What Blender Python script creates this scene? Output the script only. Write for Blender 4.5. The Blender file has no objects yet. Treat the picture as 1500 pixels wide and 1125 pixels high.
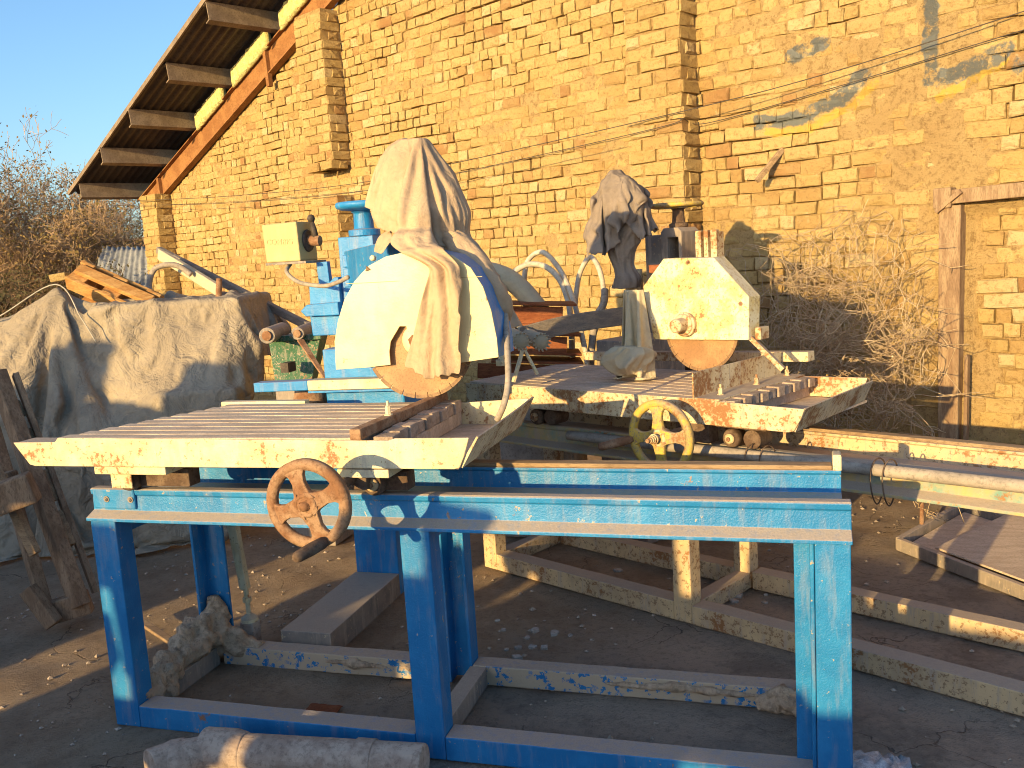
import bpy, bmesh, math, random
from math import sin, cos, pi, radians, sqrt
from mathutils import Vector, Matrix, noise

# ------------------------------------------------------------------ camera, sky, sun, exposure
scene = bpy.context.scene
COL = scene.collection
rng = random.Random(7)

cam_data = bpy.data.cameras.new('camera')
cam = bpy.data.objects.new('camera', cam_data)
COL.objects.link(cam)
scene.camera = cam
cam_data.sensor_width = 36.0
cam_data.lens = 36.0 * 1350.46 / 1500.0
cam_data.clip_start = 0.05
cam_data.clip_end = 2000.0
PITCH, ROLL, YAW = 0.1437, -0.0615, -0.297
fw = Vector((sin(YAW) * cos(PITCH), cos(YAW) * cos(PITCH), -sin(PITCH)))
r0 = Vector((cos(YAW), -sin(YAW), 0))
u0 = r0.cross(fw)
rt = cos(ROLL) * r0 + sin(ROLL) * u0
up = -sin(ROLL) * r0 + cos(ROLL) * u0
cam.matrix_world = Matrix(((rt.x, up.x, -fw.x, 2.2462), (rt.y, up.y, -fw.y, -2.4418),
                           (rt.z, up.z, -fw.z, 1.5343), (0, 0, 0, 1)))

SUN_EL = radians(10.0)
SUN_H = Vector((0.335, 0.942, 0)).normalized()        # the way the light travels over the ground
sun_dir = Vector((SUN_H.x * cos(SUN_EL), SUN_H.y * cos(SUN_EL), -sin(SUN_EL)))
sd = bpy.data.lights.new('sun', 'SUN')
sd.energy = 3.85
sd.angle = radians(0.5)
sd.color = (1.0, 0.715, 0.31)
sun = bpy.data.objects.new('sun', sd)
COL.objects.link(sun)
sun.rotation_euler = sun_dir.to_track_quat('-Z', 'Y').to_euler()

world = bpy.data.worlds.new('World')
scene.world = world
world.use_nodes = True
wn_ = world.node_tree.nodes
wl_ = world.node_tree.links
for n in list(wn_):
    wn_.remove(n)
sky = wn_.new('ShaderNodeTexSky')
sky.sky_type = 'NISHITA'
sky.sun_disc = False
sky.sun_elevation = SUN_EL
to_sun = -sun_dir
sky.sun_rotation = math.atan2(to_sun.x, to_sun.y)
sky.air_density = 1.0
sky.dust_density = 1.3
sky.ozone_density = 3.5
bg = wn_.new('ShaderNodeBackground')
bg.inputs['Strength'].default_value = 0.15
wo = wn_.new('ShaderNodeOutputWorld')
wl_.new(sky.outputs[0], bg.inputs[0])
wl_.new(bg.outputs[0], wo.inputs[0])

vs = scene.view_settings
vs.view_transform = 'Standard'
vs.look = 'None'
vs.gamma = 1.0
vs.use_curve_mapping = False
vs.exposure = 1.13
scene.cycles.filter_width = 1.0

# ------------------------------------------------------------------ helpers
def link(o, parent=None):
    COL.objects.link(o)
    if parent is not None:
        o.parent = parent
    return o

def tag(o, label, cat=None, group=None, kind=None):
    if label: o['label'] = label
    if cat: o['category'] = cat
    if group: o['group'] = group
    if kind: o['kind'] = kind
    return o

def empty(name, loc, rz, label, cat, group=None):
    o = bpy.data.objects.new(name, None)
    o.empty_display_size = 0.1
    o.location = loc
    o.rotation_euler = (0, 0, rz)
    link(o)
    return tag(o, label, cat, group)

class MB:
    """collects shapes into one mesh"""
    def __init__(s):
        s.v = []; s.f = []
    def add(s, vs, fs):
        b = len(s.v)
        s.v += [tuple(p) for p in vs]
        s.f += [tuple(b + i for i in q) for q in fs]
        return s
    def box(s, x0, x1, y0, y1, z0, z1, m=None):
        vs = [Vector((x, y, z)) for z in (z0, z1) for y in (y0, y1) for x in (x0, x1)]
        if m is not None: vs = [m @ p for p in vs]
        return s.add(vs, [(0, 2, 3, 1), (4, 5, 7, 6), (0, 1, 5, 4), (2, 6, 7, 3), (0, 4, 6, 2), (1, 3, 7, 5)])
    def bar(s, a, b, w, h, roll=0.0, w2=None, h2=None):
        """rectangular bar from a to b; h is measured roughly upwards"""
        a = Vector(a); b = Vector(b); d = (b - a).normalized()
        ref = Vector((0, 0, 1)) if abs(d.z) < 0.95 else Vector((0, 1, 0))
        x = d.cross(ref).normalized(); y = x.cross(d)
        if roll:
            q = Matrix.Rotation(roll, 3, d); x = q @ x; y = q @ y
        w2 = w if w2 is None else w2; h2 = h if h2 is None else h2
        vs = []
        for p, ww, hh in ((a, w, h), (b, w2, h2)):
            for i, j in ((-1, -1), (1, -1), (1, 1), (-1, 1)):
                vs.append(p + x * (i * ww / 2) + y * (j * hh / 2))
        return s.add(vs, [(3, 2, 1, 0), (4, 5, 6, 7), (0, 1, 5, 4), (1, 2, 6, 5), (2, 3, 7, 6), (3, 0, 4, 7)])
    def tube(s, pts, r, n=8, caps=True, closed=False):
        pts = [Vector(p) for p in pts]; k = len(pts)
        rs = r if isinstance(r, (list, tuple)) else [r] * k
        prev = None; vs = []
        for i, p in enumerate(pts):
            if closed: d = pts[(i + 1) % k] - pts[i - 1]
            else: d = pts[min(i + 1, k - 1)] - pts[max(i - 1, 0)]
            if d.length < 1e-9: d = Vector((0, 0, 1))
            d.normalize()
            if prev is None:
                ref = Vector((0, 0, 1)) if abs(d.z) < 0.9 else Vector((1, 0, 0))
                x = d.cross(ref).normalized()
            else:
                x = (prev - d * prev.dot(d))
                x = x.normalized() if x.length > 1e-6 else d.orthogonal().normalized()
            prev = x; y = d.cross(x)
            for j in range(n):
                a = 2 * pi * j / n
                vs.append(p + (x * cos(a) + y * sin(a)) * rs[i])
        fs = []
        for i in range(k if closed else k - 1):
            i2 = (i + 1) % k
            for j in range(n):
                fs.append((i * n + j, i * n + (j + 1) % n, i2 * n + (j + 1) % n, i2 * n + j))
        if caps and not closed:
            fs.append(tuple(range(n))[::-1]); fs.append(tuple((k - 1) * n + j for j in range(n)))
        return s.add(vs, fs)
    def cyl(s, a, b, r, r2=None, n=16):
        return s.tube([a, b], [r, r if r2 is None else r2], n)
    def lathe(s, prof, origin, axis, n=32, closed=False):
        """prof: list of (radius, along-axis)"""
        o = Vector(origin); d = Vector(axis).normalized(); x = d.orthogonal().normalized(); y = d.cross(x)
        vs = []; k = len(prof)
        for r, t in prof:
            for j in range(n):
                a = 2 * pi * j / n
                vs.append(o + d * t + (x * cos(a) + y * sin(a)) * r)
        fs = []
        for i in range(k if closed else k - 1):
            i2 = (i + 1) % k
            for j in range(n):
                fs.append((i * n + j, i * n + (j + 1) % n, i2 * n + (j + 1) % n, i2 * n + j))
        if not closed:
            fs.append(tuple(range(n))[::-1]); fs.append(tuple((k - 1) * n + j for j in range(n)))
        return s.add(vs, fs)
    def prism(s, poly, a0, a1, plane='xz'):
        """poly in a plane, pushed along the third axis from a0 to a1"""
        k = len(poly)
        def P(p, a):
            if plane == 'xz': return (p[0], a, p[1])
            if plane == 'xy': return (p[0], p[1], a)
            return (a, p[0], p[1])
        vs = [P(p, a0) for p in poly] + [P(p, a1) for p in poly]
        fs = [tuple(range(k)), tuple(range(2 * k - 1, k - 1, -1))]
        fs += [(i, k + i, k + (i + 1) % k, (i + 1) % k) for i in range(k)]
        return s.add(vs, fs)
    def loft(s, rings, caps=True):
        n = len(rings[0]); vs = [p for r in rings for p in r]; fs = []
        for i in range(len(rings) - 1):
            for j in range(n):
                fs.append((i * n + j, i * n + (j + 1) % n, (i + 1) * n + (j + 1) % n, (i + 1) * n + j))
        if caps:
            fs.append(tuple(range(n))[::-1]); fs.append(tuple((len(rings) - 1) * n + j for j in range(n)))
        return s.add(vs, fs)
    def grid(s, rows):
        n = len(rows[0]); vs = [p for r in rows for p in r]
        fs = [(i * n + j, i * n + j + 1, (i + 1) * n + j + 1, (i + 1) * n + j)
              for i in range(len(rows) - 1) for j in range(n - 1)]
        return s.add(vs, fs)
    def mesh(s, name, mat, smooth=False, fix=True):
        me = bpy.data.meshes.new(name)
        me.from_pydata(s.v, [], s.f)
        if fix:
            bm = bmesh.new(); bm.from_mesh(me)
            bmesh.ops.recalc_face_normals(bm, faces=bm.faces)
            bm.to_mesh(me); bm.free()
        if smooth:
            me.polygons.foreach_set('use_smooth', [True] * len(me.polygons))
        me.materials.append(mat)
        me.update()
        return me
    def build(s, name, mat, parent=None, bevel=0.0, smooth=False, seg=2, loc=None, thick=0.0, sub=0, fix=True, kind=None):
        o = bpy.data.objects.new(name, s.mesh(name, mat, smooth, fix))
        link(o, parent)
        if loc is not None: o.location = loc
        if bevel:
            b = o.modifiers.new('bevel', 'BEVEL'); b.width = bevel; b.segments = seg
            b.limit_method = 'ANGLE'; b.angle_limit = radians(35); b.harden_normals = False
        if thick:
            t = o.modifiers.new('thickness', 'SOLIDIFY'); t.thickness = thick; t.offset = 0
        if sub:
            t = o.modifiers.new('subdiv', 'SUBSURF'); t.levels = sub; t.render_levels = sub
        if kind: o['kind'] = kind
        return o

def catmull(pts, k=8):
    pts = [Vector(p) for p in pts]; out = []
    for i in range(len(pts) - 1):
        p0 = pts[max(i - 1, 0)]; p1 = pts[i]; p2 = pts[i + 1]; p3 = pts[min(i + 2, len(pts) - 1)]
        for j in range(k):
            t = j / k
            out.append(0.5 * ((2 * p1) + (p2 - p0) * t + (2 * p0 - 5 * p1 + 4 * p2 - p3) * t * t
                              + (3 * p1 - p0 - 3 * p2 + p3) * t ** 3))
    out.append(pts[-1])
    return out

def fbm(p, o=3):
    return noise.fractal(Vector(p), 1.0, 2.0, o, noise_basis='PERLIN_ORIGINAL')

# ------------------------------------------------------------------ materials
class NT:
    def __init__(s, name):
        s.m = bpy.data.materials.new(name); s.m.use_nodes = True
        s.t = s.m.node_tree; s.n = s.t.nodes; s.l = s.t.links
        s.b = s.n['Principled BSDF']
        s.geo = s.n.new('ShaderNodeNewGeometry')
        s.pos = s.geo.outputs['Position']
    def node(s, t, **kw):
        n = s.n.new(t)
        for k, v in kw.items(): setattr(n, k, v)
        return n
    def put(s, sock, v):
        if v is None: return
        if isinstance(v, bpy.types.NodeSocket): s.l.new(v, sock)
        elif isinstance(v, (tuple, list)) and len(v) == 3 and sock.type == 'RGBA': sock.default_value = (*v, 1)
        else: sock.default_value = v
    def noise(s, scale, detail=4, rough=0.6, vec=None, dist=0.0):
        n = s.node('ShaderNodeTexNoise')
        n.inputs['Scale'].default_value = scale; n.inputs['Detail'].default_value = detail
        n.inputs['Roughness'].default_value = rough; n.inputs['Distortion'].default_value = dist
        s.l.new(s.pos if vec is None else vec, n.inputs['Vector'])
        return n.outputs[0]
    def mapping(s, scale=(1, 1, 1), rot=(0, 0, 0), vec=None):
        n = s.node('ShaderNodeMapping'); n.inputs['Scale'].default_value = scale; n.inputs['Rotation'].default_value = rot
        s.l.new(s.pos if vec is None else vec, n.inputs['Vector'])
        return n.outputs[0]
    def math(s, op, a, b=None, c=None, clamp=False):
        n = s.node('ShaderNodeMath', operation=op); n.use_clamp = clamp
        s.put(n.inputs[0], a); s.put(n.inputs[1], b); s.put(n.inputs[2], c)
        return n.outputs[0]
    def ramp(s, f, a, b, lo=0.0, hi=1.0):
        n = s.node('ShaderNodeMapRange'); n.interpolation_type = 'SMOOTHSTEP'
        s.put(n.inputs[0], f); n.inputs[1].default_value = a; n.inputs[2].default_value = b
        n.inputs[3].default_value = lo; n.inputs[4].default_value = hi
        return n.outputs[0]
    def mix(s, f, a, b, blend='MIX'):
        n = s.node('ShaderNodeMix', data_type='RGBA', blend_type=blend)
        s.put(n.inputs[0], f); s.put(n.inputs[6], a); s.put(n.inputs[7], b)
        return n.outputs[2]
    def bump(s, h, strength=0.5, dist=0.01, prev=None):
        n = s.node('ShaderNodeBump'); n.inputs['Strength'].default_value = strength; n.inputs['Distance'].default_value = dist
        s.l.new(h, n.inputs['Height'])
        if prev is not None: s.l.new(prev, n.inputs['Normal'])
        return n.outputs[0]
    def up(s):
        n = s.node('ShaderNodeSeparateXYZ'); s.l.new(s.geo.outputs['True Normal'], n.inputs[0])
        return n.outputs[2]
    def done(s, col, rough=0.8, nrm=None, metal=0.0, spec=0.3):
        s.put(s.b.inputs['Base Color'], col); s.put(s.b.inputs['Roughness'], rough)
        s.b.inputs['Metallic'].default_value = metal
        s.b.inputs['Specular IOR Level'].default_value = spec
        if nrm is not None: s.l.new(nrm, s.b.inputs['Normal'])
        return s.m

DUST = (0.42, 0.33, 0.255)
RUST = (0.22, 0.085, 0.03)

def paint(name, c1, c2, dust=0.9, rust=0.25, chips=0.15, chipcol=None, rough=0.5, scale=6.0, grime=0.35, dustcol=DUST):
    """old paint: two tones, chips, rust patches, and yard dust lying on upward faces"""
    t = NT(name)
    big = t.noise(scale, 5, 0.65); fine = t.noise(scale * 9, 4, 0.7); vf = t.noise(scale * 40, 3, 0.6)
    col = t.mix(t.ramp(big, 0.40, 0.62), c1, c2)
    # thin streaked grime
    st = t.noise(1.0, 4, 0.7, vec=t.mapping((scale * 6, scale * 6, scale * 0.9)))
    col = t.mix(t.ramp(st, 0.48, 0.68, 0, grime), col, DUST)
    rm = t.math('ADD', t.math('MULTIPLY', big, 0.6), t.math('MULTIPLY', fine, 0.4))
    if chips:
        cm = t.ramp(t.math('ADD', t.math('MULTIPLY', fine, 0.75), t.math('MULTIPLY', big, 0.25)), 0.615 - chips * 0.22, 0.64 - chips * 0.22)
        col = t.mix(cm, col, chipcol or (0.45, 0.36, 0.24))
    if rust:
        f = t.ramp(rm, 0.625 - rust * 0.28, 0.70 - rust * 0.28, 0, 0.92)
        rc = t.mix(fine, RUST, (0.34, 0.16, 0.06))
        col = t.mix(f, col, rc)
    if dust:
        d = t.ramp(t.up(), 0.35, 0.85, 0.0, 1.0)
        d = t.math('MULTIPLY', d, t.ramp(fine, 0.25, 0.55, dust * 0.7, dust))
        col = t.mix(d, col, t.mix(vf, tuple(x * 0.75 for x in dustcol), tuple(min(1, x * 1.2) for x in dustcol)))
        rough_s = t.math('ADD', t.math('MULTIPLY', d, 0.95 - rough, clamp=True), rough)
    else:
        rough_s = rough
    h = t.math('ADD', t.math('MULTIPLY', fine, 0.6), t.math('MULTIPLY', vf, 0.4))
    return t.done(col, rough_s, t.bump(h, 0.6, 0.005), spec=0.35)

def plain(name, c1, c2, scale=8.0, rough=0.85, bump=0.5, bdist=0.006, bscale=None, stretch=None, fine=True, spec=0.25):
    t = NT(name)
    vec = t.mapping(stretch) if stretch else None
    a = t.noise(scale, 6, 0.65, vec=vec); b = t.noise((bscale or scale * 6), 5, 0.7, vec=vec)
    col = t.mix(t.ramp(a, 0.38, 0.62), c1, c2)
    col = t.mix(t.ramp(b, 0.46, 0.68, 0.0, 0.6), col, tuple(x * 0.5 for x in c1))
    return t.done(col, rough, t.bump(b, bump, bdist), spec=spec)

M = {}
M['blue'] = paint('blue_paint', (0.014, 0.165, 0.39), (0.024, 0.215, 0.47), dust=0.95, rust=0.08, chips=0.03, chipcol=(0.40, 0.33, 0.25), grime=0.2, rough=0.42, scale=4.5)
M['blue_clean'] = paint('blue_paint_clean', (0.014, 0.19, 0.48), (0.022, 0.24, 0.56), dust=0.5, rust=0.0, chips=0.0, grime=0.25, rough=0.4)
M['blue_caked'] = paint('slurry_caked_blue_paint', (0.014, 0.15, 0.36), (0.03, 0.20, 0.42), dust=0.98, rust=0.12, chips=0.80, chipcol=(0.47, 0.36, 0.245), grime=0.9, rough=0.6, scale=3.2)
M['cream'] = paint('cream_paint', (0.72, 0.63, 0.42), (0.64, 0.51, 0.28), dust=0.75, rust=0.19, chips=0.17, chipcol=(0.42, 0.30, 0.17), grime=0.5, rough=0.6)
M['guard_cream'] = paint('guard_cream_paint', (0.74, 0.65, 0.42), (0.70, 0.58, 0.30), dust=0.5, rust=-0.12, chips=-0.12, chipcol=(0.34, 0.24, 0.14), grime=0.2, rough=0.5, scale=3.0)
M['old_cream'] = paint('worn_cream_paint', (0.66, 0.54, 0.34), (0.50, 0.34, 0.18), dust=0.85, rust=0.42, chips=0.38, chipcol=(0.38, 0.24, 0.12), grime=0.8, rough=0.65, scale=7)
M['guard_old'] = paint('chipped_guard_paint', (0.76, 0.69, 0.48), (0.68, 0.52, 0.20), dust=0.6, rust=0.2, chips=0.36, chipcol=(0.52, 0.38, 0.18), grime=0.4, rough=0.6, scale=8)
M['yellow_rail'] = paint('worn_tan_rail_paint', (0.62, 0.45, 0.25), (0.48, 0.34, 0.20), dust=0.95, rust=0.26, chips=0.35, chipcol=(0.30, 0.20, 0.11), grime=0.8, rough=0.75)
M['teal_rail'] = paint('patchy_rail_paint', (0.50, 0.36, 0.16), (0.16, 0.30, 0.27), dust=0.95, rust=0.3, chips=0.2, chipcol=(0.5, 0.4, 0.25), grime=0.7, rough=0.75, scale=5)
M['grey_metal'] = paint('grey_dusty_metal', (0.29, 0.235, 0.19), (0.20, 0.17, 0.15), dust=0.9, rust=0.1, chips=0.1, grime=0.7, rough=0.7)
M['green'] = paint('green_paint', (0.035, 0.12, 0.055), (0.05, 0.15, 0.08), dust=0.7, rust=0.22, chips=0.3, chipcol=(0.36, 0.29, 0.2), grime=0.5, rough=0.55, scale=9)
M['rust'] = plain('rusty_iron', (0.23, 0.11, 0.055), (0.36, 0.22, 0.13), 14, 0.85, 0.7, 0.004, 90)
M['rust_dark'] = plain('dark_rusty_iron', (0.10, 0.06, 0.04), (0.18, 0.12, 0.08), 16, 0.8, 0.6, 0.004, 80)
M['rust_red'] = plain('red_rusty_steel', (0.20, 0.058, 0.022), (0.29, 0.10, 0.04), 6, 0.8, 0.4, 0.003, 50, stretch=(1, 1, 3))
M['blade'] = plain('rusty_blade_steel', (0.30, 0.16, 0.075), (0.42, 0.25, 0.12), 5, 0.6, 0.25, 0.001, 160, spec=0.4)
M['blade_rim'] = plain('blade_segment_steel', (0.20, 0.12, 0.07), (0.28, 0.17, 0.09), 20, 0.6, 0.3, 0.001, 120)
M['wheel_yellow'] = paint('worn_yellow_wheel_paint', (0.58, 0.40, 0.06), (0.34, 0.25, 0.13), dust=0.6, rust=0.35, chips=0.35, chipcol=(0.3, 0.22, 0.15), grime=0.5, rough=0.6, scale=14)
M['slat'] = plain('dusty_table_slats', (0.52, 0.395, 0.29), (0.64, 0.50, 0.375), 9, 0.95, 0.5, 0.004, 90, stretch=(1, 2.5, 1))
M['step'] = plain('dusty_rusty_steps', (0.32, 0.23, 0.165), (0.44, 0.33, 0.25), 16, 0.95, 0.6, 0.005, 70)
M['wood'] = plain('weathered_wood', (0.26, 0.17, 0.10), (0.38, 0.26, 0.15), 5, 0.9, 0.6, 0.005, 30, stretch=(1, 6, 6))
M['wood_dark'] = plain('old_dark_wood', (0.22, 0.135, 0.08), (0.34, 0.225, 0.14), 6, 0.9, 0.8, 0.006, 40, stretch=(3, 3, 1))
M['wood_orange'] = plain('raw_orange_planks', (0.42, 0.20, 0.06), (0.55, 0.31, 0.11), 4, 0.85, 0.4, 0.004, 30, stretch=(2, 2, 8))
M['wood_grey'] = plain('grey_split_timber', (0.24, 0.20, 0.17), (0.36, 0.29, 0.22), 5, 0.95, 0.9, 0.008, 40, stretch=(2, 2, 7))
M['frame_wood'] = plain('door_frame_wood', (0.24, 0.15, 0.09), (0.36, 0.25, 0.15), 5, 0.9, 0.8, 0.006, 36, stretch=(6, 6, 1))
M['hose'] = plain('white_hose', (0.62, 0.54, 0.42), (0.5, 0.42, 0.32), 12, 0.6, 0.1, 0.002)
M['hose_grey'] = plain('grey_hose', (0.30, 0.25, 0.20), (0.40, 0.33, 0.26), 12, 0.7, 0.2, 0.002)
M['black'] = plain('black_plastic', (0.06, 0.045, 0.035), (0.10, 0.075, 0.06), 20, 0.6, 0.2, 0.002)
M['box_tan'] = paint('tan_box_paint', (0.52, 0.40, 0.19), (0.48, 0.36, 0.16), dust=0.4, rust=0.0, chips=-0.2, grime=0.15, rough=0.55, scale=4)
M['pipe_dust'] = plain('dusty_old_pipe', (0.38, 0.275, 0.21), (0.52, 0.40, 0.31), 14, 0.9, 0.35, 0.003, 60)
M['foam'] = plain('yellowed_foam', (0.78, 0.70, 0.32), (0.66, 0.58, 0.24), 14, 0.95, 1.0, 0.03, 30)
M['purlin'] = plain('dusty_steel_purlin', (0.20, 0.145, 0.10), (0.28, 0.21, 0.145), 6, 0.85, 0.3, 0.003, 60)
M['tin'] = plain('dark_roof_sheet', (0.075, 0.055, 0.05), (0.11, 0.085, 0.07), 3, 0.7, 0.2, 0.003, 40)
M['rafter'] = plain('rusty_rafter', (0.24, 0.105, 0.04), (0.32, 0.155, 0.06), 6, 0.85, 0.4, 0.004, 60)
M['grit'] = plain('yard_grit', (0.34, 0.26, 0.19), (0.48, 0.38, 0.29), 12, 0.95, 0.5, 0.004)
M['stone'] = plain('broken_stone', (0.38, 0.325, 0.275), (0.50, 0.435, 0.37), 12, 0.9, 0.6, 0.006)
M['mortar_lump'] = plain('dried_slurry', (0.50, 0.34, 0.22), (0.64, 0.47, 0.32), 9, 0.95, 1.0, 0.025, 38)
M['wire'] = plain('rusty_mesh_wire', (0.44, 0.31, 0.19), (0.58, 0.44, 0.28), 6, 0.8, 0.0, 0.001)
M['twig'] = plain('dry_twigs', (0.38, 0.25, 0.15), (0.52, 0.36, 0.22), 3, 0.9, 0.0, 0.001)
M['twig_dark'] = plain('dark_twigs', (0.14, 0.09, 0.055), (0.24, 0.16, 0.09), 3, 0.9, 0.0, 0.001)
M['leaf'] = plain('dry_leaves', (0.34, 0.20, 0.075), (0.26, 0.19, 0.06), 2.5, 0.8, 0.0, 0.001)
M['leaf_dark'] = plain('dull_leaves', (0.075, 0.065, 0.03), (0.12, 0.095, 0.04), 2.5, 0.85, 0.0, 0.001)
M['mud_wall'] = plain('mud_wall', (0.30, 0.18, 0.10), (0.38, 0.24, 0.14), 4, 0.95, 1.0, 0.03, 16)
M['tin_grey'] = plain('weathered_tin', (0.20, 0.21, 0.23), (0.30, 0.30, 0.30), 4, 0.7, 0.4, 0.006, 25)
M['pale_wire'] = plain('pale_string', (0.5, 0.45, 0.36), (0.42, 0.37, 0.3), 8, 0.9, 0.0)
M['letter'] = plain('raised_letters', (0.52, 0.40, 0.19), (0.48, 0.36, 0.16), 8, 0.6, 0.0)
M['plastic'] = plain('clear_scrap_plastic', (0.34, 0.33, 0.34), (0.6, 0.58, 0.58), 30, 0.3, 0.4, 0.004)

def fabric(name, c1, c2, weave=420, scale=5.0, wrinkle=9.0, wdist=0.016):
    t = NT(name)
    a = t.noise(scale, 5, 0.65); b = t.noise(weave, 2, 0.5); g = t.noise(scale * 7, 5, 0.7)
    col = t.mix(t.ramp(a, 0.3, 0.7), c1, c2)
    col = t.mix(t.ramp(g, 0.46, 0.70, 0, 0.22), col, tuple(x * 0.6 for x in c1))
    h = t.math('ADD', t.math('MULTIPLY', b, 0.3), t.math('MULTIPLY', g, 0.7))
    nrm = t.bump(h, 0.5, 0.006)
    if wrinkle:
        w1 = t.math('ABSOLUTE', t.math('SUBTRACT', t.noise(wrinkle, 4, 0.55, dist=0.8), 0.5))
        w2 = t.math('ABSOLUTE', t.math('SUBTRACT', t.noise(wrinkle * 2.7, 3, 0.5, dist=0.5), 0.5))
        nrm = t.bump(t.math('ADD', w1, t.math('MULTIPLY', w2, 0.4)), 0.8, wdist, prev=nrm)
    return t.done(col, 0.95, nrm, spec=0.1)
M['cloth'] = fabric('grey_tan_cloth', (0.42, 0.295, 0.19), (0.50, 0.365, 0.24))
M['cloth_dark'] = fabric('grey_old_cloth', (0.19, 0.15, 0.12), (0.28, 0.22, 0.175))
M['cloth_pale'] = fabric('pale_rag_cloth', (0.46, 0.39, 0.28), (0.54, 0.45, 0.30))
M['tarp'] = fabric('dusty_tarpaulin', (0.27, 0.22, 0.165), (0.38, 0.31, 0.225), weave=260, scale=3.0, wrinkle=6.0, wdist=0.055)

# bricks: every brick gets its own tone; faded wall lettering paint lies over some of them
WA_ = 0.486
WORG = Vector((1.643, 3.889, 0.0))
WR = Vector((cos(WA_), -sin(WA_), 0)); WN = Vector((-sin(WA_), -cos(WA_), 0))

def wall_paint(t, col):
    """faded blue-grey strokes with a yellow outline, in metres along and up the wall"""
    sub = t.node('ShaderNodeVectorMath', operation='SUBTRACT'); t.l.new(t.pos, sub.inputs[0]); sub.inputs[1].default_value = WORG
    dot = t.node('ShaderNodeVectorMath', operation='DOT_PRODUCT'); t.l.new(sub.outputs[0], dot.inputs[0]); dot.inputs[1].default_value = WR
    z = t.node('ShaderNodeSeparateXYZ'); t.l.new(t.pos, z.inputs[0])
    u = dot.outputs['Value']; v = z.outputs[2]
    wob = t.noise(5.0, 4, 0.7)
    u = t.math('ADD', u, t.math('MULTIPLY', t.math('SUBTRACT', wob, 0.5), 0.12))
    v = t.math('ADD', v, t.math('MULTIPLY', t.math('SUBTRACT', t.noise(7.0, 4, 0.7), 0.5), 0.10))
    def cap(ax, ay, bx, by):
        dx, dy = bx - ax, by - ay; L = dx * dx + dy * dy
        pu = t.math('SUBTRACT', u, ax); pv = t.math('SUBTRACT', v, ay)
        k = t.math('DIVIDE', t.math('ADD', t.math('MULTIPLY', pu, dx), t.math('MULTIPLY', pv, dy)), L, clamp=True)
        eu = t.math('SUBTRACT', pu, t.math('MULTIPLY', k, dx)); ev = t.math('SUBTRACT', pv, t.math('MULTIPLY', k, dy))
        return t.math('SQRT', t.math('ADD', t.math('MULTIPLY', eu, eu), t.math('MULTIPLY', ev, ev)))
    patch = t.noise(11.0, 5, 0.75)
    def stroke(segs, w):
        d = None
        for s in segs:
            c = cap(*s); d = c if d is None else t.math('MINIMUM', d, c)
        return t.math('MULTIPLY', t.ramp(d, w, w * 0.7), t.ramp(patch, 0.36, 0.52))
    blue = stroke([(0.50, 2.22, 0.80, 2.215), (0.80, 2.215, 1.02, 2.29), (1.02, 2.29, 1.16, 2.39), (0.72, 2.58, 0.92, 2.62),
                   (1.537, 2.76, 1.535, 2.36), (1.52, 2.31, 1.66, 2.31), (1.66, 2.31, 1.90, 2.40), (1.96, 2.30, 2.06, 2.34)], 0.05)
    yel = stroke([(0.56, 2.15, 0.86, 2.145), (0.86, 2.145, 1.10, 2.24), (1.10, 2.24, 1.22, 2.33), (1.56, 2.21, 1.68, 2.24), (1.68, 2.24, 1.88, 2.35)], 0.03)
    col = t.mix(t.math('MULTIPLY', yel, 0.75), col, (0.55, 0.36, 0.06))
    return t.mix(t.math('MULTIPLY', blue, 0.9), col, (0.13, 0.15, 0.16))

def brick_material():
    t = NT('sun_baked_brick')
    oi = t.node('ShaderNodeObjectInfo')
    key = t.math('ADD', t.math('MULTIPLY', t.geo.outputs['Random Per Island'], 7.31), t.math('MULTIPLY', oi.outputs['Random'], 13.7))
    wnn = t.node('ShaderNodeTexWhiteNoise', noise_dimensions='1D'); t.l.new(key, wnn.inputs['W'])
    r = wnn.outputs['Value']
    cr = t.node('ShaderNodeValToRGB'); t.l.new(r, cr.inputs[0])
    e = cr.color_ramp; e.interpolation = 'CONSTANT'
    pal = [(0.0, (0.47, 0.32, 0.125)), (0.20, (0.41, 0.275, 0.105)), (0.42, (0.51, 0.355, 0.15)), (0.62, (0.46, 0.32, 0.14)),
           (0.78, (0.38, 0.235, 0.09)), (0.90, (0.31, 0.16, 0.065)), (0.94, (0.54, 0.41, 0.22))]
    e.elements[0].position = 0; e.elements[0].color = (*pal[0][1], 1); e.elements[1].position = pal[1][0]; e.elements[1].color = (*pal[1][1], 1)
    for p, c in pal[2:]:
        k = e.elements.new(p); k.color = (*c, 1)
    a = t.noise(3.0, 5, 0.65); f = t.noise(38, 6, 0.75); ff = t.noise(140, 4, 0.7)
    col = t.mix(t.ramp(a, 0.3, 0.7, 0.0, 0.55), cr.outputs[0], (0.49, 0.35, 0.15))
    col = t.mix(t.ramp(f, 0.50, 0.64, 0, 0.7), col, (0.27, 0.165, 0.07))
    col = t.mix(t.ramp(ff, 0.56, 0.68, 0, 0.55), col, (0.22, 0.13, 0.06))
    # salts and old whitewash flecks
    col = t.mix(t.math('MULTIPLY', t.ramp(t.noise(9, 5, 0.8), 0.60, 0.72), 0.45), col, (0.62, 0.50, 0.31))
    col = wall_paint(t, col)
    h = t.math('ADD', t.math('MULTIPLY', f, 0.65), t.math('MULTIPLY', ff, 0.35))
    return t.done(col, 0.95, t.bump(h, 1.0, 0.022), spec=0.15)
M['brick'] = brick_material()

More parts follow.
